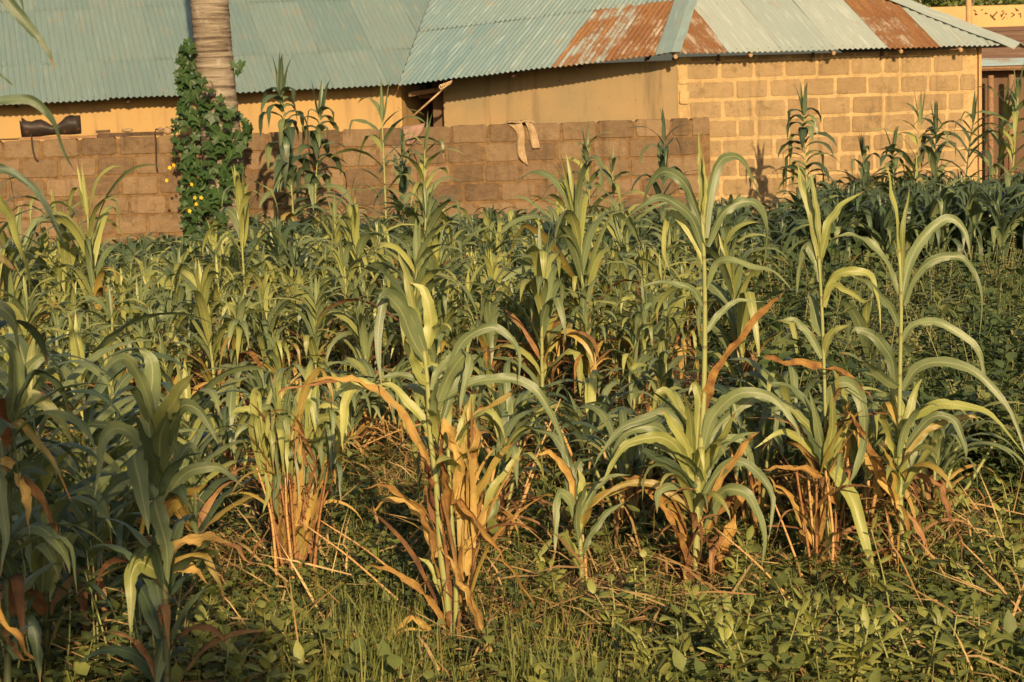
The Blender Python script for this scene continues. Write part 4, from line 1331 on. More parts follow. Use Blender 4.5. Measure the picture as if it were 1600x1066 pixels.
# --- tallest right plant
h = Hero('sorghum_plant', 1411, 8.9, 'tall sorghum nearest the right edge with one long leaf arching out of the picture', 2)
h.stem([(1413, 965), (1410, 860), (1406, 740), (1406, 600), (1408, 480), (1405, 390)], .015, .007)
h.stem([(1416, 960), (1400, 880), (1385, 800)], .010, .006, 'stemd', .05)
h.leaves([
    ([(1405, 440), (1401, 350), (1392, 295), (1385, 258)], 12, 'y', .02), ([(1410, 440), (1412, 360), (1421, 292)], 9, 'y', -.02),
    ([(1408, 470), (1425, 400), (1455, 358), (1488, 342), (1508, 360), (1517, 405)], 17, 'g'),
    ([(1412, 478), (1430, 430), (1465, 405), (1495, 402), (1520, 420), (1533, 465), (1531, 530)], 15, 'g'),
    ([(1404, 460), (1385, 410), (1355, 377), (1330, 367), (1298, 375)], 15, 'g'), ([(1405, 510), (1390, 480), (1370, 455), (1345, 435), (1322, 430)], 12, 'g'),
    ([(1408, 535), (1430, 508), (1455, 502), (1490, 515), (1528, 545), (1538, 590), (1528, 625)], 14, 'g'),
    ([(1399, 600), (1392, 560), (1370, 530), (1342, 514), (1330, 522)], 19, 'g'), ([(1403, 605), (1372, 585), (1345, 560), (1312, 551)], 17, 'g'),
    ([(1410, 610), (1430, 578), (1465, 567), (1510, 575), (1552, 605), (1585, 660), (1605, 720)], 17, 'g', -.3),
    ([(1412, 665), (1440, 642), (1480, 632), (1530, 640), (1568, 668), (1610, 725)], 17, 'y', -.3),
    ([(1412, 725), (1435, 680), (1470, 660), (1510, 651), (1528, 655)], 16, 'm'), ([(1415, 700), (1450, 655), (1488, 655), (1505, 690), (1509, 720)], 15, 'g'),
    ([(1404, 720), (1385, 670), (1372, 648), (1371, 690)], 14, 'y'), ([(1408, 700), (1420, 640), (1442, 588)], 17, 'y'), ([(1406, 690), (1396, 640), (1392, 590)], 14, 'y'),
    ([(1410, 760), (1430, 700), (1455, 660), (1475, 655)], 18, 'g'), ([(1410, 770), (1440, 720), (1465, 690), (1440, 690)], 14, 'y'), ([(1408, 750), (1418, 700), (1436, 690), (1438, 740)], 13, 'y'),
    ([(1412, 745), (1445, 745), (1472, 775), (1492, 822), (1500, 870), (1492, 925)], 10, 'b'), ([(1400, 770), (1370, 720), (1345, 670), (1322, 640)], 15, 'd'),
    ([(1415, 800), (1440, 840), (1475, 900)], 12, 'b'), ([(1405, 800), (1385, 760), (1352, 700), (1340, 665)], 15, 'd'), ([(1402, 790), (1392, 730), (1372, 690)], 14, 'm'),
])
h.auto(34, 1408, 950, 780, 'ddbbb', length=(.2, .45), width=(.015, .035), el=(10, 80), dx=.07)
h.auto(10, 1408, 780, 640, 'yygm', length=(.3, .5), width=(.035, .055))

# --- many stemmed plant between them
h = Hero('sorghum_plant', 1288, 9.0, 'many stemmed sorghum with dark dry stalks between the two tallest front plants', 3)
h.stem([(1291, 955), (1292, 860), (1292, 760), (1289, 620), (1284, 480), (1279, 400)], .012, .006)
for (a, b, c, mt) in ((1280, 1276, 1276, 'stemr'), (1296, 1305, 1306, 'stemr'), (1286, 1272, 1262, 'stemd'), (1284, 1288, 1296, 'stem'), (1300, 1308, 1328, 'stemr'), (1275, 1262, 1244, 'stemr'), (1290, 1302, 1290, 'stemd')):
    h.stem([(a, 950), (b, 850), (c, 735)], .008, .005, mt, h.r.uniform(-.1, .1))
h.leaves([
    ([(1280, 405), (1268, 335), (1252, 285), (1247, 258)], 14, 'y'), ([(1280, 380), (1274, 310), (1262, 262)], 10, 'y'),
    ([(1281, 410), (1295, 352), (1312, 325), (1348, 298)], 16, 'y'), ([(1282, 440), (1272, 402), (1260, 384), (1250, 415), (1245, 465)], 15, 'g'),
    ([(1283, 435), (1262, 442), (1246, 475)], 9, 'y'), ([(1287, 480), (1300, 437), (1325, 425), (1356, 427), (1370, 462), (1378, 520)], 15, 'y'),
    ([(1287, 470), (1304, 444), (1325, 455), (1348, 470), (1368, 466)], 10, 'y'), ([(1284, 525), (1276, 500), (1270, 463), (1280, 470)], 18, 'g'),
    ([(1288, 560), (1300, 520), (1330, 505)], 14, 'y'), ([(1284, 560), (1262, 520), (1240, 500), (1220, 500)], 12, 'g'),
    ([(1290, 725), (1310, 745), (1335, 790), (1356, 860), (1366, 910)], 24, 'y', -.35, 5, (.2, .2)),
    ([(1292, 650), (1305, 605), (1332, 605), (1350, 640), (1350, 695), (1336, 740), (1322, 765)], 21, 'g', -.3),
    ([(1283, 700), (1262, 640), (1235, 606), (1196, 600)], 17, 'g'), ([(1282, 690), (1250, 650), (1210, 623)], 15, 'y'), ([(1285, 720), (1255, 690), (1222, 676), (1180, 700)], 14, 'y'),
    ([(1312, 792), (1290, 755), (1260, 735), (1220, 729), (1190, 733)], 15, 'd'), ([(1286, 940), (1262, 860), (1238, 792), (1205, 752)], 15, 'd'), ([(1275, 880), (1250, 810), (1225, 770), (1195, 740)], 14, 'd'),
    ([(1375, 775), (1350, 712), (1322, 662), (1298, 640)], 17, 'd', .1), ([(1322, 725), (1326, 660), (1320, 612)], 13, 'd'), ([(1300, 640), (1312, 580)], 12, 'm'),
    ([(1196, 562), (1240, 567), (1308, 580), (1350, 610), (1378, 650)], 15, 'd', 0),
    ([(1290, 740), (1280, 680), (1262, 610)], 18, 'g'), ([(1292, 730), (1300, 670), (1296, 600)], 17, 'y'), ([(1294, 740), (1312, 690), (1330, 640)], 15, 'y'), ([(1288, 735), (1270, 690), (1250, 660)], 15, 'k'),
])
h.auto(54, 1290, 940, 680, 'ddbbmbg', length=(.3, .6), width=(.018, .045), el=(30, 88), bend=(10, 110), dx=.08)

# --- leaning centre clump
h = Hero('sorghum_plant', 708, 8.1, 'leaning centre sorghum with glowing orange dry leaves and long blades falling to the grass', 4)
h.stem([(705, 1005), (698, 930), (688, 860), (682, 760), (672, 680), (668, 600), (662, 545)], .017, .008)
h.stem([(715, 1010), (722, 900), (735, 780), (736, 660)], .012, .007, 'stemd', .06)
h.stem([(712, 1005), (712, 900), (705, 800), (700, 700)], .012, .007, 'stem', -.04)
h.stem([(722, 1000), (735, 900), (760, 790), (775, 720)], .010, .006, 'stemd', .08)
h.stem([(720, 1005), (715, 930), (702, 830), (690, 740)], .010, .006, 'stem', .10)
h.leaves([
    ([(667, 570), (652, 500), (636, 440), (620, 392)], 18, 'y', .1), ([(664, 548), (640, 492), (614, 460), (596, 475), (591, 540), (598, 608)], 23, 'g', -.2),
    ([(662, 560), (640, 520), (622, 480), (604, 462), (588, 470)], 22, 'g'), ([(668, 545), (674, 500), (664, 460), (640, 440)], 22, 'y'), ([(668, 575), (655, 540), (650, 505)], 24, 'y'),
    ([(668, 600), (648, 575), (642, 540)], 18, 'y'), ([(669, 610), (650, 590), (618, 586), (575, 598)], 13, 'g'),
    ([(675, 610), (690, 572), (712, 555), (742, 558)], 14, 'g'), ([(680, 640), (705, 580), (735, 553), (728, 600), (718, 650)], 21, 'g'), ([(690, 660), (715, 590), (745, 560), (752, 610), (748, 650)], 15, 'g'),
    ([(690, 610), (720, 540), (760, 512), (790, 522), (812, 550), (811, 596)], 16, 'g'),
    ([(680, 630), (730, 602), (780, 592), (820, 598), (850, 630), (875, 680), (886, 725)], 18, 'g'),
    ([(676, 690), (650, 640), (612, 605), (575, 594)], 15, 'y'),
    ([(674, 760), (655, 700), (622, 640), (582, 607), (540, 592), (500, 598), (470, 606)], 15, 'd', -.2, 5, (.2, .6)),
    ([(530, 596), (485, 598), (452, 612), (430, 622)], 8, 'b', 0), ([(600, 612), (560, 600), (543, 630), (537, 670), (535, 705)], 19, 'y'),
    ([(706, 860), (700, 780), (692, 700), (687, 660)], 20, 'd'), ([(712, 800), (716, 730), (704, 680), (688, 664), (684, 700)], 22, 'd', -.12, 5, (.2, .1)),
    ([(716, 810), (722, 730), (722, 680), (712, 662)], 22, 'd', .1, 5, (.3, .1)), ([(738, 770), (735, 700), (744, 660), (752, 640), (778, 640)], 15, 'b'),
    ([(730, 825), (745, 770), (780, 712), (808, 688)], 18, 'm'), ([(735, 900), (740, 850), (757, 808), (782, 775)], 19, 'd'), ([(755, 820), (775, 762), (800, 730), (815, 698)], 18, 'y'),
    ([(760, 815), (775, 790), (772, 765), (757, 746)], 14, 'g'), ([(735, 800), (725, 720), (728, 660), (735, 625)], 18, 'm'), ([(738, 790), (742, 710), (748, 650)], 16, 'd'),
    ([(686, 900), (675, 830), (650, 790), (620, 770), (590, 764), (562, 768)], 12, 'd'), ([(684, 870), (660, 815), (622, 782), (595, 786), (578, 803)], 14, 'd'),
    ([(690, 800), (700, 782), (722, 786), (760, 830), (800, 890), (826, 932), (834, 960)], 10, 'd', -.3), ([(692, 850), (718, 900), (750, 960), (776, 1030), (798, 1075)], 15, 'd', -.5),
    ([(695, 870), (722, 912), (748, 975), (768, 1050)], 10, 'd', -.45), ([(700, 985), (665, 930), (612, 895), (572, 884)], 11, 'd'), ([(703, 1000), (692, 930), (672, 885), (652, 868)], 13, 'y'),
    ([(706, 1000), (706, 950), (700, 880)], 15, 'g'), ([(708, 1000), (675, 985), (645, 963), (612, 990), (588, 1038)], 14, 'd', -.2), ([(705, 1000), (670, 985), (630, 985), (618, 1010)], 9, 'd'),
    ([(682, 800), (665, 740), (655, 700)], 13, 'b'), ([(690, 840), (672, 790), (668, 760)], 12, 'b'), ([(690, 700), (700, 640), (720, 600)], 20, 'y'), ([(700, 700), (740, 660), (780, 625), (820, 600)], 16, 'm'),
    ([(690, 680), (680, 620), (690, 590)], 18, 'g'), ([(712, 700), (735, 640), (742, 600)], 20, 'y'),
])
h.auto(16, 715, 1000, 860, 'ddbb', length=(.2, .4), width=(.015, .035), el=(10, 70), dx=.06)
h.auto(22, 715, 990, 800, 'dddbm', length=(.4, .65), width=(.025, .045), el=(72, 89), bend=(5, 60), dx=.07)
h.auto(12, 705, 760, 640, 'yygm', length=(.3, .55), width=(.035, .055), dx=.06)

# --- clump with many dry stalks, left of centre
h = Hero('sorghum_plant', 455, 9.15, 'sorghum clump with a sheaf of rusty dry stalks and short bent leaves left of centre', 5)
for k in range(13):
    x0 = 432 + k * 4.6 + h.r.uniform(-6, 6); x1 = 395 + k * 10 + h.r.uniform(-12, 12)
    h.stem([(x0, 922 + h.r.uniform(-15, 8)), ((x0 + x1) / 2 + h.r.uniform(-8, 8), 810), (x1, 690 + h.r.uniform(-20, 60))], .008, .004, h.r.choice(('stemr', 'stemr', 'stemd')), h.r.uniform(-.12, .15))
for k in range(17):
    x = 395 + k * 8.6 + h.r.uniform(-5, 5); yt = 655 + abs(x - 460) * .18 + h.r.uniform(-55, 60)
    h.leaf([(455 + (x - 455) * .7, 755), (455 + (x - 455) * .9, 705), (x - 2, yt + 8), (x + 4, yt), (x + 7, yt + 30), (x + 8, yt + h.r.uniform(35, 85))], h.r.uniform(9, 16), h.r.choice('yygygmdk'), h.r.uniform(-.3, -.05), 5, (h.r.uniform(-.3, .3), .15), .2)
for k in range(16):
    x = 400 + k * 8; h.leaf([(455 + (x - 455) * .3, 880), (455 + (x - 455) * .7, 780), (x, 690 + h.r.uniform(-10, 60))], h.r.uniform(7, 13), h.r.choice('dbbbm'), h.r.uniform(-.2, .1))
h.leaves([([(462, 700), (470, 640), (482, 598), (500, 577), (515, 600), (521, 640)], 15, 'm'), ([(440, 690), (436, 640), (428, 585)], 16, 'y'), ([(455, 690), (462, 640), (470, 590)], 16, 'y'),
          ([(450, 700), (448, 650), (452, 608)], 17, 'g'), ([(432, 700), (410, 650), (375, 640), (350, 660)], 15, 'y'), ([(470, 700), (500, 655), (530, 660), (545, 700)], 15, 'y'),
          ([(440, 760), (425, 735), (418, 770), (412, 800)], 14, 'y', -.2), ([(445, 760), (432, 740), (430, 780), (437, 812)], 16, 'g', -.2), ([(480, 740), (505, 720), (520, 735), (526, 755)], 12, 'd')])
h.auto(44, 455, 915, 720, 'dbbbm', length=(.15, .45), width=(.018, .04), el=(45, 88), bend=(5, 130), dx=.09)
h.auto(34, 455, 860, 690, 'bbbdb', length=(.25, .5), width=(.02, .035), el=(60, 88), bend=(5, 120), dx=.13)
for k in range(9):
    x = 400 + k * 14 + h.r.uniform(-8, 8); h.leaf([(455 + (x - 455) * .7, 740), (x, 660), (x + h.r.uniform(-14, 14), h.r.uniform(575, 630))], h.r.uniform(10, 16), h.r.choice('gyyg'), h.r.uniform(-.1, .15))
h.auto(12, 455, 700, 630, 'yyg', length=(.2, .4), width=(.03, .05), dx=.14)

# --- small single plant
h = Hero('sorghum_plant', 907, 9.1, 'small single stemmed sorghum with a cupped leaf whorl, left of the tall straight plant', 6)
h.stem([(912, 945), (908, 880), (906, 830), (903, 780)], .014, .009, 'stem')
h.stem([(916, 945), (915, 880), (910, 835)], .009, .006, 'stemd', .03)
h.leaves([([(903, 830), (898, 765), (906, 722), (912, 735)], 20, 'g'), ([(904, 830), (910, 770), (903, 730)], 18, 'y'), ([(903, 825), (888, 778), (872, 775), (868, 830), (867, 872)], 16, 'g', -.2),
          ([(907, 838), (922, 795), (955, 768), (1000, 760)], 19, 'm', -.1), ([(904, 885), (882, 835), (862, 845), (820, 892)], 18, 'y'), ([(906, 885), (892, 852), (876, 838)], 13, 'y'),
          ([(904, 800), (890, 750), (884, 710), (862, 680), (828, 668)], 17, 'g'), ([(906, 815), (925, 770), (950, 745), (985, 740)], 13, 'g'), ([(900, 800), (885, 730), (860, 710), (835, 712)], 13, 'd'),
          ([(908, 870), (925, 830), (950, 800), (985, 782)], 14, 'g'), ([(906, 860), (900, 800), (915, 760), (945, 750)], 14, 'g')])

# --- bushes behind the front row
for (px, d, yt, sd_, lab) in ((925, 11.2, 608, 41, 'bushy sorghum with purplish dry leaves between the leaning plant and the tall straight one'), (1035, 10.6, 640, 42, 'dark dry leaved sorghum clump directly left of the tall straight plant'),
                              (800, 11.6, 600, 43, 'bushy green sorghum behind the right side of the leaning centre plant'), (545, 12.2, 600, 44, 'sorghum clump with hanging dry leaves just right of the rusty sheaf'),
                              (1225, 10.8, 590, 45, 'bushy sorghum between the tall straight plant and the many stemmed one'), (360, 11.2, 640, 46, 'green sorghum clump left of the rusty sheaf'), (645, 12.4, 590, 47, 'sorghum clump behind the leaning centre plant'),
                              (1180, 9.8, 610, 48, 'leafy sorghum clump with brown foot just right of the tall straight plant'), (1345, 9.7, 600, 49, 'leafy clump squeezed between the many stemmed plant and the tallest right one'),
                              (1455, 9.9, 640, 140, 'short arching sorghum clump right of the tallest right plant'), (985, 9.9, 640, 141, 'short arching sorghum clump left of the tall straight plant'),
                              (770, 9.6, 640, 142, 'sorghum clump with dry leaves touching the right of the leaning centre plant'), (1250, 9.9, 560, 143, 'taller sorghum clump directly left of the many stemmed plant'),
                              (600, 12.6, 560, 144, 'green sorghum clump behind the long orange arching leaf'), (430, 11.8, 560, 145, 'green sorghum clump directly behind the rusty sheaf')):
    h = Hero('sorghum_plant', px, d, lab, sd_)
    H = height_to(px, d, yt)
    for k in range(5):
        a = h.r.uniform(0, 6.28); q_ = .05 + .04 * k
        V, F, U = tubedata([Vector((.03 * math.cos(a), .03 * math.sin(a), 0)), Vector((q_ * math.cos(a), q_ * math.sin(a), H * .4)), Vector((q_ * 1.6 * math.cos(a), q_ * 1.6 * math.sin(a), H * .72))], [.011, .009, .006], 7)
        ob('stem', mesh('stem', V, F, M[h.r.choice(('stem', 'stemd'))], U), h.o)
    for k in range(58):
        t = .10 + .66 * (k / 58); a = h.r.uniform(0, 6.28); rad = .02 + .09 * t
        mt = h.r.choice('ddbbbm') if k < 24 else h.r.choice('ggggyk')
        me = leaf_me(Vector((rad * math.cos(a), rad * math.sin(a), H * t)), a, h.r.uniform(.35, .6), h.r.uniform(.035, .062) * (.6 if k < 24 else 1), R(h.r.uniform(55, 84) - (20 if k < 24 else 0)), R(h.r.uniform(100, 168)), mt, h.r, 1.2,
                     (h.r.uniform(.35, .6), R(60)) if h.r.random() < .3 else None, h.r.gauss(0, .5), 12, 5, h.r.uniform(.15, .35), .15, h.r.gauss(0, .3))
        ob('leaf', me, h.o)

# --- large near plants at the left
h = Hero('sorghum_plant', 248, 6.9, 'large near sorghum at left with broad blue green leaves and pale dry ones low', 7)
h.stem([(262, 1150), (260, 1000), (256, 850), (252, 720), (250, 640)], .015, .009, 'stemk')
h.leaves([
    ([(240, 720), (232, 650), (241, 595), (232, 556), (216, 545)], 32, 'g', 0, 5, (.1, .3)), ([(244, 680), (225, 600), (200, 562), (170, 570), (148, 605)], 20, 'g'), ([(240, 670), (210, 605), (185, 612), (160, 645)], 22, 'g'),
    ([(252, 690), (262, 640), (285, 605), (304, 583)], 30, 'y'), ([(256, 700), (280, 640), (310, 640), (342, 695)], 24, 'g'), ([(250, 710), (262, 640), (275, 625), (273, 680), (262, 725)], 25, 'g'),
    ([(240, 710), (190, 668), (150, 665), (115, 672)], 17, 'g'), ([(240, 720), (195, 672), (160, 690), (150, 775)], 26, 'g', -.2), ([(246, 735), (212, 708), (222, 765), (232, 838)], 37, 'g', -.25, 5, (.1, .1)),
    ([(254, 800), (240, 782), (253, 830), (262, 870), (266, 910)], 34, 'g', -.25, 5, (-.1, .1)), ([(258, 880), (290, 848), (325, 842), (358, 850)], 26, 'd', -.1, 5, (.1, .7)), ([(350, 848), (370, 858), (395, 885)], 8, 'b', 0),
    ([(258, 810), (290, 775), (325, 755)], 20, 'm'), ([(260, 885), (295, 888), (325, 912)], 20, 'd'), ([(262, 880), (315, 868), (340, 900), (352, 945)], 15, 'm'), ([(256, 900), (214, 880), (204, 920), (203, 1000)], 27, 'y', -.2, 5, (.1, .1)),
    ([(252, 760), (235, 700), (205, 640)], 26, 'k'), ([(254, 760), (275, 720), (300, 700), (320, 740)], 26, 'g'), ([(250, 740), (252, 680), (262, 640)], 30, 'g'), ([(252, 790), (225, 750), (190, 745), (150, 790)], 22, 'k'),
    ([(256, 790), (290, 740), (340, 730), (380, 760)], 20, 'g')])
h.auto(20, 256, 1100, 760, 'kgkb', length=(.3, .5), width=(.05, .07))
h = Hero('sorghum_plant', 10, 6.6, 'near leafy sorghum filling the left edge with one brown curled leaf hanging', 8)
h.stem([(12, 1150), (12, 900), (16, 700), (20, 600)], .014, .009, 'stemk')
h.leaves([([(16, 660), (22, 600), (15, 550), (-20, 520)], 32, 'g'), ([(16, 680), (40, 590), (70, 560), (110, 600)], 22, 'g'), ([(10, 680), (30, 662), (70, 705), (115, 780)], 18, 'm', -.2), ([(0, 720), (25, 733), (40, 765), (46, 805), (42, 845)], 20, 'd', -.2, 5, (.2, .1)),
          ([(5, 730), (60, 772), (90, 830), (102, 890)], 15, 'b'), ([(-5, 740), (0, 760), (6, 830), (2, 900)], 20, 'g', -.2), ([(12, 640), (50, 620), (90, 650), (120, 700)], 24, 'y'), ([(14, 760), (40, 730), (80, 740)], 25, 'k'), ([(0, 960), (20, 1000), (40, 1040)], 14, 'd', -.3)])
h.auto(34, 14, 1100, 620, 'kkggb', length=(.35, .6), width=(.05, .075))
for (px, d, yt, sd_, lab) in ((75, 7.6, 530, 51, 'dark leafy sorghum second from the left edge of the foreground'), (150, 8.3, 500, 52, 'leafy sorghum with one pale upright leaf behind the large near plant at left'), (185, 9.3, 580, 53, 'half hidden sorghum behind the large near plant, before the field'), (40, 9.2, 520, 54, 'shaded sorghum behind the left edge plants'), (305, 9.6, 600, 55, 'sorghum just right of the large near plant at left')):
    h = Hero('sorghum_plant', px, d, lab, sd_)
    H = height_to(px, d, yt)
    V, F, U = tubedata([Vector((0, 0, 0)), Vector((.02, 0, H * .4)), Vector((.0, .02, H * .85))], [.014, .012, .007], 8)
    ob('stem', mesh('stem', V, F, M['stemk'], U), h.o)
    a = 0
    for k in range(34):
        t = .08 + .78 * k / 34; a += math.pi + h.r.gauss(0, .6)
        mt = h.r.choice('kkbdm') if k < 7 else h.r.choice('gggky')
        me = leaf_me(Vector((0, 0, H * t)), a, h.r.uniform(.45, .75), h.r.uniform(.06, .08), R(h.r.uniform(50, 75)), R(h.r.uniform(90, 140)), mt, h.r, 1.2,
                     (h.r.uniform(.35, .6), R(50)) if h.r.random() < .3 else None, h.r.gauss(0, .5), 12, 5, h.r.uniform(.15, .35), .15, h.r.gauss(0, .3))
        ob('leaf', me, h.o)
    for k in range(3):
        me = leaf_me(Vector((0, 0, H * .8)), h.r.uniform(0, 6.28), .32, .05, R(84), R(h.r.uniform(5, 60)), 'y', h.r, 2, None, .3, 10, 5, .5, .05); ob('leaf', me, h.o)
# tall plant at the very left whose leaves reach into the picture top left
h = Hero('sorghum_plant', -75, 5.2, 'tall near sorghum outside the left edge whose blurred leaves reach into the top left corner', 9)
h.stem([(-60, 1500), (-64, 900), (-68, 400), (-74, 60), (-78, -60)], .014, .008, 'stem')
h.leaves([([(-76, 20), (-30, -35), (10, 0), (45, 45), (70, 75), (88, 112)], 20, 'k', 0), ([(-76, 0), (-20, -40), (20, -15), (40, 20)], 16, 'k', 0), ([(-72, 190), (-20, 160), (45, 155), (80, 185), (100, 235), (112, 270)], 16, 'k', 0),
          ([(-70, 300), (-20, 262), (20, 268), (60, 310), (95, 365), (108, 400)], 14, 'k', 0), ([(-70, 330), (-30, 290), (10, 330), (40, 400), (45, 470)], 22, 'y', .1), ([(-70, 120), (-30, 100), (0, 122), (25, 138)], 7, 'k', 0),
          ([(-68, 460), (-30, 400), (5, 405), (28, 425)], 20, 'm', 0), ([(-66, 560), (-20, 480), (20, 500), (30, 560)], 26, 'g', 0), ([(-64, 860), (-30, 800), (0, 960), (40, 1010), (55, 1040)], 17, 'd', 0)])
h.auto(10, -66, 1100, 500, 'kkg', length=(.35, .55), width=(.05, .065))


# ------------------------------------------------------------------ near herbs as single things
def herb(px, py, Hh, nl, Ls, Ws, mat, label, group, seed, nst=1):
    r = random.Random(seed)
    d = CAM_H * FPX / max(60, (py - (150 + (800 - px) * .031)))
    d = min(d, 14)
    x = GX(px, d); root = empty('leafy_weed', (x, d, 0), 0, label=label, cat='weed', group=group)
    for s_ in range(nst):
        top = Vector((r.uniform(-.12, .12), r.uniform(-.1, .1), Hh * r.uniform(.75, 1.05)))
        bs = Vector((r.uniform(-.07, .07), r.uniform(-.05, .05), 0)) if nst > 1 else Vector((0, 0, 0))
        c = [bs, bs + top * .5 + Vector((.01, 0, 0)), bs + top]
        V, F, U = tubedata(catmull(c, 6), [.005, .0048, .0045, .004, .0035, .003, .002], 6)
        ob('stem', mesh('stem', V, F, M['stem'], U), root)
        a = r.uniform(0, 6.28)
        for i in range(nl):
            t = .25 + .75 * (i + 1) / nl; a += math.pi if i % 2 else 1.57 + r.gauss(0, .25)
            el = R(r.uniform(0, 55) + 25 * (t > .8)); L = Ls * r.uniform(.5, 1.25) * (1.15 - .45 * t); W = Ws * r.uniform(.8, 1.1) * (1.1 - .35 * t)
            d_ = Vector((math.cos(a), math.sin(a), 0))
            path, sides = leafcurve(bs + top * t + d_ * .008, a, L, el, R(r.uniform(20, 80)), 1.3, None, r.gauss(0, .3), 7)
            V, F, U = [], [], []
            for j, (p, sv) in enumerate(zip(path, sides)):
                q_ = j / 7; w = W * .5 * (math.sin(math.pi * (q_ * .93 + .05)) ** .8) * (1.15 - .3 * q_)
                tan = (path[min(j + 1, 7)] - path[max(j - 1, 0)]).normalized(); nn = sv.cross(tan)
                for u in (-1, 0, 1): V.append(p + sv * (u * w) + nn * (abs(u) * w * .35)); U.append((u * .5 + .5, q_ * .6))
            for j in range(7):
                for k in range(2): b = j * 3 + k; F.append((b, b + 1, b + 4, b + 3))
            ob('leaf', mesh('leaf', V, F, M[mat], U), root)


HB = [(1150, 1085, .22, 'weed with drooping lower leaves at the bottom edge between two whorled ones'), (1360, 1100, .24, 'bushy pale weed below the upright leafy one at the bottom edge'), (1225, 1060, .2, 'short weed standing slightly behind the pale bottom edge weeds'), (1110, 1075, .26, 'pale broadleaf weed at the bottom edge right of centre'), (1180, 1120, .24, 'pale weed with whorled top leaves at the bottom edge'), (1045, 1110, .2, 'low pale weed at the bottom edge below the tall straight plant'),
      (1260, 1100, .25, 'pale leafy weed at the bottom edge below the many stemmed plant'), (1320, 1130, .26, 'weed crowding the bottom edge left of the upright leafy one'), (1420, 1120, .25, 'weed with pointed leaves at the bottom edge right'), (1395, 1000, .42, 'tall upright leafy weed before the foot of the tall right sorghum'),
      (1500, 1090, .2, 'small weed in the grass near the bottom right corner')]
for k, (px, py, Hh, lab) in enumerate(HB):
    herb(px, py, Hh * 1.35, 11, .12, .042, 'herb', lab, 'leafy weeds along the bottom edge', 300 + k, 4 if k != 9 else 1)
ORD = ['leftmost', 'second from left', 'third from left', 'fourth from left', 'fifth from left', 'sixth from left', 'seventh from left', 'eighth from left', 'ninth from left', 'tenth from left']


def rank(lst, item, test): return ORD[sorted(q_[0] for q_ in lst if test(q_[0])).index(item[0])]


HL = [(60, 1000), (130, 1060), (200, 1080), (30, 1100), (95, 930), (165, 970), (240, 1110), (300, 1080), (350, 1110), (400, 1040), (420, 1120), (170, 880), (60, 880), (330, 1010)]
for k, (px, py) in enumerate(HL):
    herb(px, py + 30, .55 if px < 280 else .27, 12, .095, .05, 'herbshade' if px < 260 else 'herb', f'{rank(HL, (px,), lambda v: v < 260)} of the leafy weeds in the shaded lower left corner' if px < 260 else f'{rank(HL, (px,), lambda v: v >= 260)} of the weeds between lower left corner and centre clump',
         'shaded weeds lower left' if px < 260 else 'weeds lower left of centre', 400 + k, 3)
HR = [(1480, 830), (1540, 860), (1590, 820), (1450, 900), (1570, 930), (1520, 960), (1600, 900), (960, 1000), (1010, 960), (850, 950), (1160, 930), (1340, 1010)]
for k, (px, py) in enumerate(HR):
    herb(px, py + 25, .28, 11, .09, .048, 'herb', f'{rank(HR, (px,), lambda v: v > 1400)} of the weeds between the tallest right sorghum and the edge' if px > 1400 else f'{rank(HR, (px,), lambda v: v <= 1400)} of the leafy weeds between the front sorghum feet', 'weeds at the right edge' if px > 1400 else 'weeds between the front clumps', 500 + k, 2)

SK = [((500, 868), (655, 955), 8.9, 'thin dry stalk lying slanted left of the leaning centre sorghum'), ((470, 905), (640, 1000), 8.6, 'second dry stalk lying below the rusty sheaf'),
      ((880, 770), (800, 900), 10.2, 'dry stalk leaning behind the small single sorghum'), ((1120, 920), (1250, 1000), 8.4, 'broken stalk fallen below the tall straight sorghum'),
      ((985, 870), (1180, 860), 9.6, 'pale stalk lying level between the small and the tall straight sorghum'), ((1190, 872), (1260, 985), 8.8, 'bent dry stalk before the many stemmed sorghum'),
      ((560, 700), (690, 655), 11.4, 'arched dry stalk behind the left of the leaning sorghum'), ((1500, 960), (1590, 1010), 8.3, 'dry stalk in the grass at the lower right corner')]
for (a, b, d, lab) in SK:
    o_ = P(b[0], b[1], d); p0_ = P(a[0], a[1], d + .25) - o_
    if o_.z < .02: p0_.z -= o_.z - .02; o_.z = .02
    ps = [p0_, p0_ * .5 + Vector((0, 0, .02)), Vector((0, 0, 0))]
    V, F, U = tubedata(catmull(ps, 10), [.0035 + .0003 * i for i in range(11)], 6)
    tag(ob('dry_stalk', mesh('dry_stalk', V, F, M['stemd'], U), None, o_), lab, 'stalk')

# ------------------------------------------------------------------ palm with vine
PD = 24.95
palm = empty('palm_tree', (P(360, 380, PD).x, PD, 0), 0, label='ringed grey palm trunk wrapped in dark vine in front of the garden wall', cat='palm tree')
porg = palm.location.copy()
cpx = [(364, 450), (360, 380), (353, 300), (344, 200), (335, 100), (327, 0), (317, -120), (300, -330), (285, -560), (275, -740)]
cps = [P(a, b, PD) - porg for a, b in cpx]; cps[0].z = -.02
path = catmull(cps, 230)
V, F, U = [], [], []
n = 36; rt = random.Random(8)
ringz = 0; 
for i, p in enumerate(path):
    t = i / 230; base = .275 - .035 * min(1, t * 2.2) - .02 * t + .05 * max(0, 1 - t * 14)
    ph = (p.z * 13.5 + .35 * mnoise.noise((p.z * 3, 0, 0)) * 3) % 1.0
    for k in range(n):
        an = 2 * math.pi * k / n
        ph2 = (p.z * 13.5 + 1.1 * mnoise.noise((p.z * 2.0, 0, 4)) + .55 * mnoise.noise((math.cos(an) * 1.6, math.sin(an) * 1.6, p.z * 2.5))) % 1.0
        rad = base * (1 + .055 * (ph2 ** 2) + .03 * mnoise.noise((math.cos(an) * 5, math.sin(an) * 5, p.z * 9)))
        V.append(p + Vector((math.cos(an) * rad, math.sin(an) * rad, 0))); U.append((k / n, t))
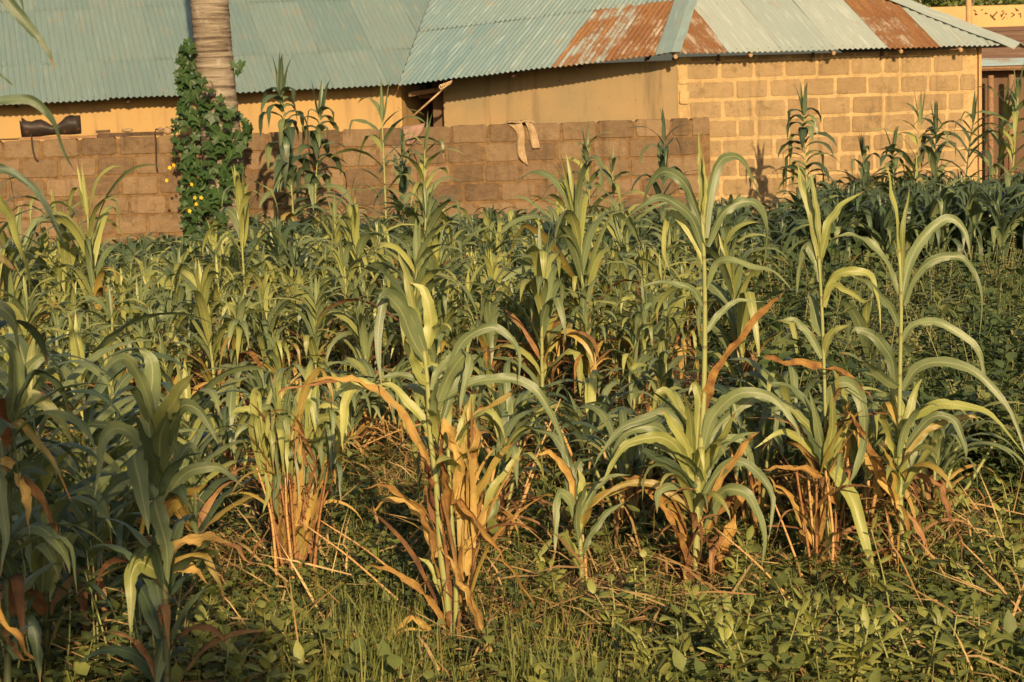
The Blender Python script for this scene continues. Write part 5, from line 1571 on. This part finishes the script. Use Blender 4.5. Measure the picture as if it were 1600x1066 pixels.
for i in range(230):
    for k in range(n):
        a0 = i * n + k; a1 = i * n + (k + 1) % n; F.append((a0, a1, a1 + n, a0 + n))
ob('trunk', mesh('trunk', V, F, M['trunk'], U), palm)
top = path[-1]
for k in range(16):    # crown high above the picture
    a = k * 2.4; L = 2.6; V, F = [], []
    pth, sid = leafcurve(top, a, L, R(rt.uniform(10, 75)), R(rt.uniform(70, 110)), 1.2, None, 0, 16)
    for j, (p, s_) in enumerate(zip(pth, sid)):
        w = .45 * math.sin(math.pi * (j / 16 * .9 + .08)) + .02
        for sg in (-1, 1):
            b = len(V); tan = (pth[min(j + 1, 16)] - pth[max(j - 1, 0)]).normalized()
            V += [p - tan * .04, p + tan * .04, p + s_ * sg * w + tan * .15 + Vector((0, 0, -.2 * w)), p + s_ * sg * w * .5 + tan * .12]
            F.append((b, b + 1, b + 2, b + 3))
        if j:
            b = len(V); q0 = pth[j - 1]; V += [q0 - s_ * .02, q0 + s_ * .02, p + s_ * .015, p - s_ * .015]; F.append((b, b + 1, b + 2, b + 3))
    ob('frond', mesh('frond', V, F, M['vine']), palm)

vine = empty('climbing_vine', (porg.x - .15, PD - .3, 0), 0, label='dark green lobed leaf vine with small yellow flowers climbing the palm trunk', cat='vine')
vorg = vine.location.copy()


def lobed(r):
    V = [Vector((0, 0, 0))]; U = [(.5, .3)]
    ang = [-150, -118, -95, -62, -38, -14, 0, 14, 38, 62, 95, 118, 150]
    rad = [.42, .62, .45, .86, .55, .62, 1.0, .62, .55, .86, .45, .62, .42]
    for a, q_ in zip(ang, rad):
        q_ *= r.uniform(.92, 1.08)
        V.append(Vector((math.sin(R(a)) * q_, 0.02 * r.uniform(-1, 1) - .18 * q_ * q_, -math.cos(R(a)) * q_))); U.append((.5 + .45 * math.sin(R(a)) * q_, .3 + .3 * math.cos(R(a)) * q_))
    F = [(0, i, i + 1) for i in range(1, len(ang))]
    return mesh('leaf', [(v.x, v.y, v.z) for v in V], F, M['vine'], U, smooth=False)


lob = [lobed(rt) for _ in range(6)]


def span(y):   # left, right pixel extent of the vine at photo row y
    K_ = [(60, 290, 298), (90, 278, 300), (120, 276, 310), (150, 276, 350), (175, 270, 376), (200, 266, 394), (230, 270, 388), (260, 274, 376), (300, 280, 362), (340, 284, 350), (375, 280, 348)]
    for (a, l0, r0), (b, l1, r1) in zip(K_, K_[1:]):
        if a <= y <= b: f_ = (y - a) / (b - a); return l0 + (l1 - l0) * f_, r0 + (r1 - r0) * f_
    return 285, 345


def axis_px(y):
    for (a, b), (c, d_) in zip(cpx, cpx[1:]):
        if d_ <= y <= b: return c + (a - c) * (y - d_) / (b - d_)
    return 350


nv = 0
while nv < 290:
    y = 60 + 320 * rt.random() ** .8
    l, r_ = span(y); x = rt.uniform(l, r_)
    ax = axis_px(y); q_ = (x - ax) / 31.0
    front = math.sqrt(max(0, 1 - q_ * q_)) * .26 if abs(q_) < 1 else 0
    p = P(x, y, PD - front - rt.uniform(.03, .20)) - vorg
    o = ob('leaf', rt.choice(lob), vine, p, (R(rt.uniform(-65, 5)), R(rt.uniform(-40, 40)), R(rt.uniform(-45, 45)))); s_ = rt.uniform(.085, .155) if x > l + 8 else rt.uniform(.06, .09)
    o.scale = (s_, s_, s_); nv += 1
for (x, y) in ((367, 100), (374, 104), (378, 98), (372, 112), (380, 185), (386, 200), (378, 210), (384, 190), (372, 180), (388, 215)):
    p = P(x, y, PD - .1) - vorg; o = ob('leaf', rt.choice(lob), vine, p, (R(-20), R(rt.uniform(-40, 40)), R(rt.uniform(-30, 30)))); o.scale = (.09,) * 3
for k in range(7):
    pts = []
    x = rt.uniform(290, 340)
    for y in (440, 380, 320, 260, 200, 140, 90):
        l, r_ = span(max(60, y)); ax = axis_px(y); xx = min(max(x, l + 3), r_); x += rt.uniform(-14, 12)
        q_ = min(1, abs(xx - ax) / 31.0); pts.append(P(xx, y, PD - .27 * math.sqrt(1 - q_ * q_) - .02) - vorg)
    V, F, U = tubedata(catmull(pts[:rt.randint(4, 7)], 20), .006, 5); ob('stem', mesh('stem', V, F, M['stemk'], U), vine)
fv, ff = [(0, 0, 0)], []
for k in range(10):
    a = k * .628; q_ = 1 if k % 2 == 0 else .55; fv.append((math.cos(a) * q_, -.25 * q_, math.sin(a) * q_))
for k in range(10): ff.append((0, 1 + k, 1 + (k + 1) % 10))
fme = mesh('flower', fv, ff, M['flower'], smooth=False)
for (x, y) in ((265, 262), (261, 282), (305, 309), (314, 309), (300, 288), (307, 319), (335, 373), (281, 379), (272, 258), (296, 330)):
    p = P(x, y, PD - .5) - vorg; o = ob('flower', fme, vine, p, (R(rt.uniform(-20, 20)), 0, R(rt.uniform(-30, 30)))); o.scale = (.03,) * 3


# ------------------------------------------------------------------ things on the garden wall
def wallpt(px, dy=0.0, dz=0.0):
    """point on top of the compound wall at column px"""
    best = None
    for _ in range(1):
        lo, hi = 0, cw.len
        for _ in range(30):
            m_ = (lo + hi) / 2; q_ = cw.pt(m_, dy)
            cc = RM.transposed() @ Vector((q_.x, q_.y, 1.9 - CAM_H)); ppx = 800 + FPX * (cc.x / -cc.z)
            if ppx - .3 < px: lo = m_
            else: hi = m_
    return cw.pt(lo, dy, 1.90 + dz)


def cloth_strip(rows, mat, name, parent, seg=5, thick=.012):
    """rows: list of (centre Vector, half width vector)"""
    V, F, U = [], [], []
    for i, (c, w) in enumerate(rows):
        for k in range(seg + 1):
            u = k / seg * 2 - 1
            f_ = Vector((0, -1, 0)) * (.018 * math.sin(u * 5 + i * .55) + .01 * math.sin(u * 9 - i * .9))
            V.append(c + w * u + f_); U.append((k / seg, i / len(rows)))
    for i in range(len(rows) - 1):
        for k in range(seg): a = i * (seg + 1) + k; F.append((a, a + 1, a + seg + 2, a + seg + 1))
    o = ob(name, mesh(name, V, F, mat, U), parent)
    m_ = o.modifiers.new('thick', 'SOLIDIFY'); m_.thickness = thick; m_.offset = 0
    m2 = o.modifiers.new('smooth', 'SUBSURF'); m2.levels = 1; m2.render_levels = 1
    return o


tw = wallpt(812)
tr = empty('trousers', tw, cw.rz, label='cream trousers hung over the garden wall with both legs dangling', cat='trousers')
def leg_rows(pts, hw): return [(Vector(p), Vector((w, 0, wz))) for p, (w, wz) in zip(pts, hw)]
# left leg, twisted and longer; right leg shorter. local x along wall, z up, front = -y
cloth_strip(leg_rows([(-.10, .22, -.12), (-.10, .18, .015), (-.10, .02, .03), (-.06, -.03, .015), (.0, -.045, -.07), (.01, -.04, -.17), (-.005, -.035, -.27), (.0, -.03, -.36), (.02, -.035, -.45), (.055, -.03, -.52)],
                     [(.10, 0), (.11, .01), (.10, .02), (.065, .03), (.05, .02), (.045, 0), (.048, .01), (.055, -.01), (.06, -.02), (.03, -.03)]), M['cream'], 'leg', tr)
cloth_strip(leg_rows([(.06, .22, -.10), (.06, .18, .02), (.06, .02, .045), (.10, -.03, .03), (.15, -.05, -.06), (.165, -.04, -.15), (.18, -.035, -.24), (.20, -.035, -.33)],
                     [(.09, 0), (.10, .01), (.09, .0), (.06, -.03), (.05, -.02), (.052, 0), (.056, 0), (.058, .0)]), M['cream'], 'leg', tr)
cloth_strip([(Vector((-.17 + .045 * i, -.012 + .02 * math.sin(i * 2), .03 + .012 * math.sin(i * 1.4))), Vector((0, .05, .012))) for i in range(9)], M['cream'], 'waistband', tr, 4, .02)
rg = wallpt(645)
rag = empty('rag', rg, cw.rz, label='crumpled pinkish rag draped over the garden wall below the leaning stick', cat='cloth')
cloth_strip([(Vector((-.0, .2, -.08)), Vector((.13, 0, .01))), (Vector((0, .15, .02)), Vector((.15, 0, .01))), (Vector((0, 0, .035)), Vector((.16, 0, .02))), (Vector((0, -.03, -.01)), Vector((.15, 0, .03))), (Vector((-.01, -.045, -.10)), Vector((.11, 0, .02))), (Vector((-.05, -.04, -.18)), Vector((.06, 0, .01))), (Vector((-.06, -.035, -.22)), Vector((.03, 0, 0)))], M['rag'], 'cloth', rag, 8, .012)
# split charred trough on the wall
bx = wallpt(80, 0.05, .055)
V, F, U = [], [], []
for i in range(13):
    u = i / 12; x_ = -.37 + .74 * u; hgt = .13 + .09 * abs(2 * u - 1) ** 1.6 - .03 * math.sin(u * 14)
    for k in range(7):
        a = math.pi * (k / 6); rr = .085
        z_ = -math.sin(a) * rr * .8 + .07; y_ = -math.cos(a) * rr
        if k in (0, 6): z_ = hgt * (.95 if k == 0 else 1.15)
        if k in (1, 5): z_ = hgt * .5
        V.append(Vector((x_, y_ + .05, z_ + .006 * math.sin(9 * u + k)))); U.append((k / 6, u))
for i in range(12):
    for k in range(6): a = i * 7 + k; F.append((a, a + 7, a + 8, a + 1))
o = ob('trough', mesh('trough', V, F, M['black'], U), None, bx, (0, R(-2), cw.rz)); tag(o, 'burnt black split trough lying on the plank at the left end of the garden wall', 'trough')
m_ = o.modifiers.new('thick', 'SOLIDIFY'); m_.thickness = .012
# planks on the wall top
def plank(px0, px1, w_, t_, z_, y_, mat, label, cat='plank', rz=0.0):
    a = wallpt(px0, y_, z_); b = wallpt(px1, y_, z_ + rz); L = (b - a).length
    v, f = boxdata(0, L, -w_ / 2, w_ / 2, 0, t_); v = [(x_, y__ + .012 * math.sin(x_ * 3), z__ + .008 * math.sin(x_ * 4)) for x_, y__, z__ in v]
    d_ = (b - a).normalized()
    o = ob('plank', mesh('plank', v, f, mat, smooth=False), None, a, (0, -math.asin(d_.z), cw.rz)); tag(o, label, cat); return o


plank(30, 152, .12, .035, .003, .04, M['wood'], 'reddish board under the black trough on the garden wall')
plank(153, 255, .07, .05, .004, .03, M['darkwood'], 'long dark weathered beam on the garden wall left of the palm')
plank(-60, 29, .10, .02, .003, .05, M['darkwood'], 'thin board on the garden wall at the left edge')
plank(150, 172, .05, .035, .056, .0, M['darkwood'], 'short dark block resting on the beam on the garden wall', 'block')


def lump(name, loc, r, s, mat, label, cat):
    V, F = [], []
    n_, m__ = 10, 6
    for j in range(m__ + 1):
        th = math.pi * j / m__
        for k in range(n_):
            a = 2 * math.pi * k / n_; q_ = 1 + .25 * mnoise.noise((math.cos(a) * 2 + loc[0], math.sin(a) * 2, j * .6))
            V.append((math.sin(th) * math.cos(a) * s[0] * q_, math.sin(th) * math.sin(a) * s[1] * q_, s[2] * (1 - math.cos(th)) * .5 * 2 * q_ - 0))
    for j in range(m__):
        for k in range(n_): a0 = j * n_ + k; a1 = j * n_ + (k + 1) % n_; F.append((a0, a1, a1 + n_, a0 + n_))
    o = ob(name, mesh(name, V, F, mat), None, loc); tag(o, label, cat); return o


lump('stone', wallpt(199, .03, .055), 1, (.075, .05, .024), M['stone'], 'flat brown stone on the beam on top of the garden wall', 'stone')
lump('stone', wallpt(262, .04, .004), 1, (.06, .06, .05), M['stone'], 'rounded stone on the garden wall beside the vine', 'stone')
lump('stone', wallpt(251, .0, .06), 1, (.045, .04, .02), M['rag'], 'small pale lump on the end of the beam beside the vine', 'stone')
# hanging strap and cord
def hang(pts, rad, mat, name, label, cat):
    V, F, U = tubedata(catmull([Vector(p) for p in pts], 14), rad, 6)
    o = ob(name, mesh(name, V, F, mat, U), None, (0, 0, 0)); tag(o, label, cat); return o
a = wallpt(50, -.025, .07)
hang([a + Vector((0, .1, .0)), a + Vector((0, 0, 0)), a + Vector((.0, -.01, -.15)), a + Vector((.02, -.01, -.28)), a + Vector((.06, -.01, -.34))], .011, M['black'], 'strap', 'black strap hanging down the garden wall below the trough', 'strap')
a = wallpt(243, -.03, .07)
hang([a + Vector((.06, .1, 0)), a, a + Vector((.0, -.01, -.2)), a + Vector((-.01, -.01, -.42)), a + Vector((.0, -.01, -.52))], .011, M['black'], 'cord', 'dark cord hanging down the garden wall just left of the vine', 'cord')
# leaning stick with rope knot
st = empty('stick', P(645, 182, 27.2), 0, label='thin pale stick slanting up to the eave before the dark passage', cat='stick')
V, F, U = tubedata([Vector((0, 0, 0)), P(705, 128, 27.1) - st.location], [.014, .012], 7); ob('shaft', mesh('shaft', V, F, M['lightwood'], U), st)
V, F, U = [], [], []
c0_ = P(690, 136, 27.05) - st.location
for k in range(5):
    ps = [c0_ + Vector((.03 * math.cos(a * .8 + k), .02 * math.sin(a * .9), .03 * math.sin(a * .8 + k * 1.3))) + Vector((.028 * k, 0, .012 * k)) for a in range(9)]
    v, f, u = tubedata(ps, .009, 5); b = len(V); V += v; F += [tuple(i + b for i in q_) for q_ in f]; U += u
ob('rope_knot', mesh('rope_knot', V, F, M['rope'], U), st)


# ------------------------------------------------------------------ trees beyond and beside
def tree(px_or_xy, d, H, crown_r, n, label, seed, name='leafy_tree', zc=None, leaf=.12):
    r = random.Random(seed)
    x = GX(px_or_xy, d) if not isinstance(px_or_xy, tuple) else px_or_xy[0]
    root = empty(name, (x, d, 0), 0, label=label, cat='tree')
    c = [Vector((0, 0, 0)), Vector((.1, .05, H * .35)), Vector((-.05, 0, H * .75))]
    V, F, U = tubedata(catmull(c, 8), [.16 - .012 * i for i in range(9)], 10); ob('trunk', mesh('trunk', V, F, M['trunk'], U), root)
    for k in range(6):
        a = k * 1.05; V, F, U = tubedata([Vector((0, 0, H * .45)), Vector((math.cos(a) * crown_r * .5, math.sin(a) * crown_r * .5, H * .68)), Vector((math.cos(a) * crown_r * .85, math.sin(a) * crown_r * .85, H * .85))], [.06, .04, .02], 6)
        ob('limb', mesh('limb', V, F, M['trunk'], U), root)
    lt = [(np.array([(0, 0, 0), (.35, .3, .08), (1, 0, 0), (.35, -.3, .08)]), np.array([(0, 1, 2), (0, 2, 3)]))]
    cl = [Vector((r.gauss(0, .42), r.gauss(0, .42), r.gauss(0, .33))) for _ in range(34)]
    pl = []
    for _ in range(n):
        q_ = r.choice(cl); p = Vector((q_.x * crown_r, q_.y * crown_r, q_.z * crown_r * .9 + (zc or H * .8))) + Vector((r.gauss(0, 1), r.gauss(0, 1), r.gauss(0, .8))) * crown_r * .13
        Mx = Euler((r.uniform(0, 6.28), r.uniform(-1, 1), r.uniform(0, 6.28))).to_matrix() * (leaf * r.uniform(.6, 1.3))
        pl.append((0, np.array(Mx), np.array(tuple(p)), min(1, max(0, r.gauss(.35, .2)))))
    ob('crown', scatter_mesh('crown', lt, pl, M['weed']), root)


tree(1465, 48, 5.2, 1.7, 9000, 'green tree peeping over the far ochre wall left of the pole', 61)
tree(1508, 50, 5.0, 1.1, 6000, 'green tree behind the pole over the far ochre wall', 62)
# tree beside the photographer, whose shade falls on the lower left of the field
tree((-1.05, 0), -1.9, 5.6, 1.2, 7500, 'leafy tree standing behind the photographer and shading the lower left', 63, zc=4.3, leaf=.14)
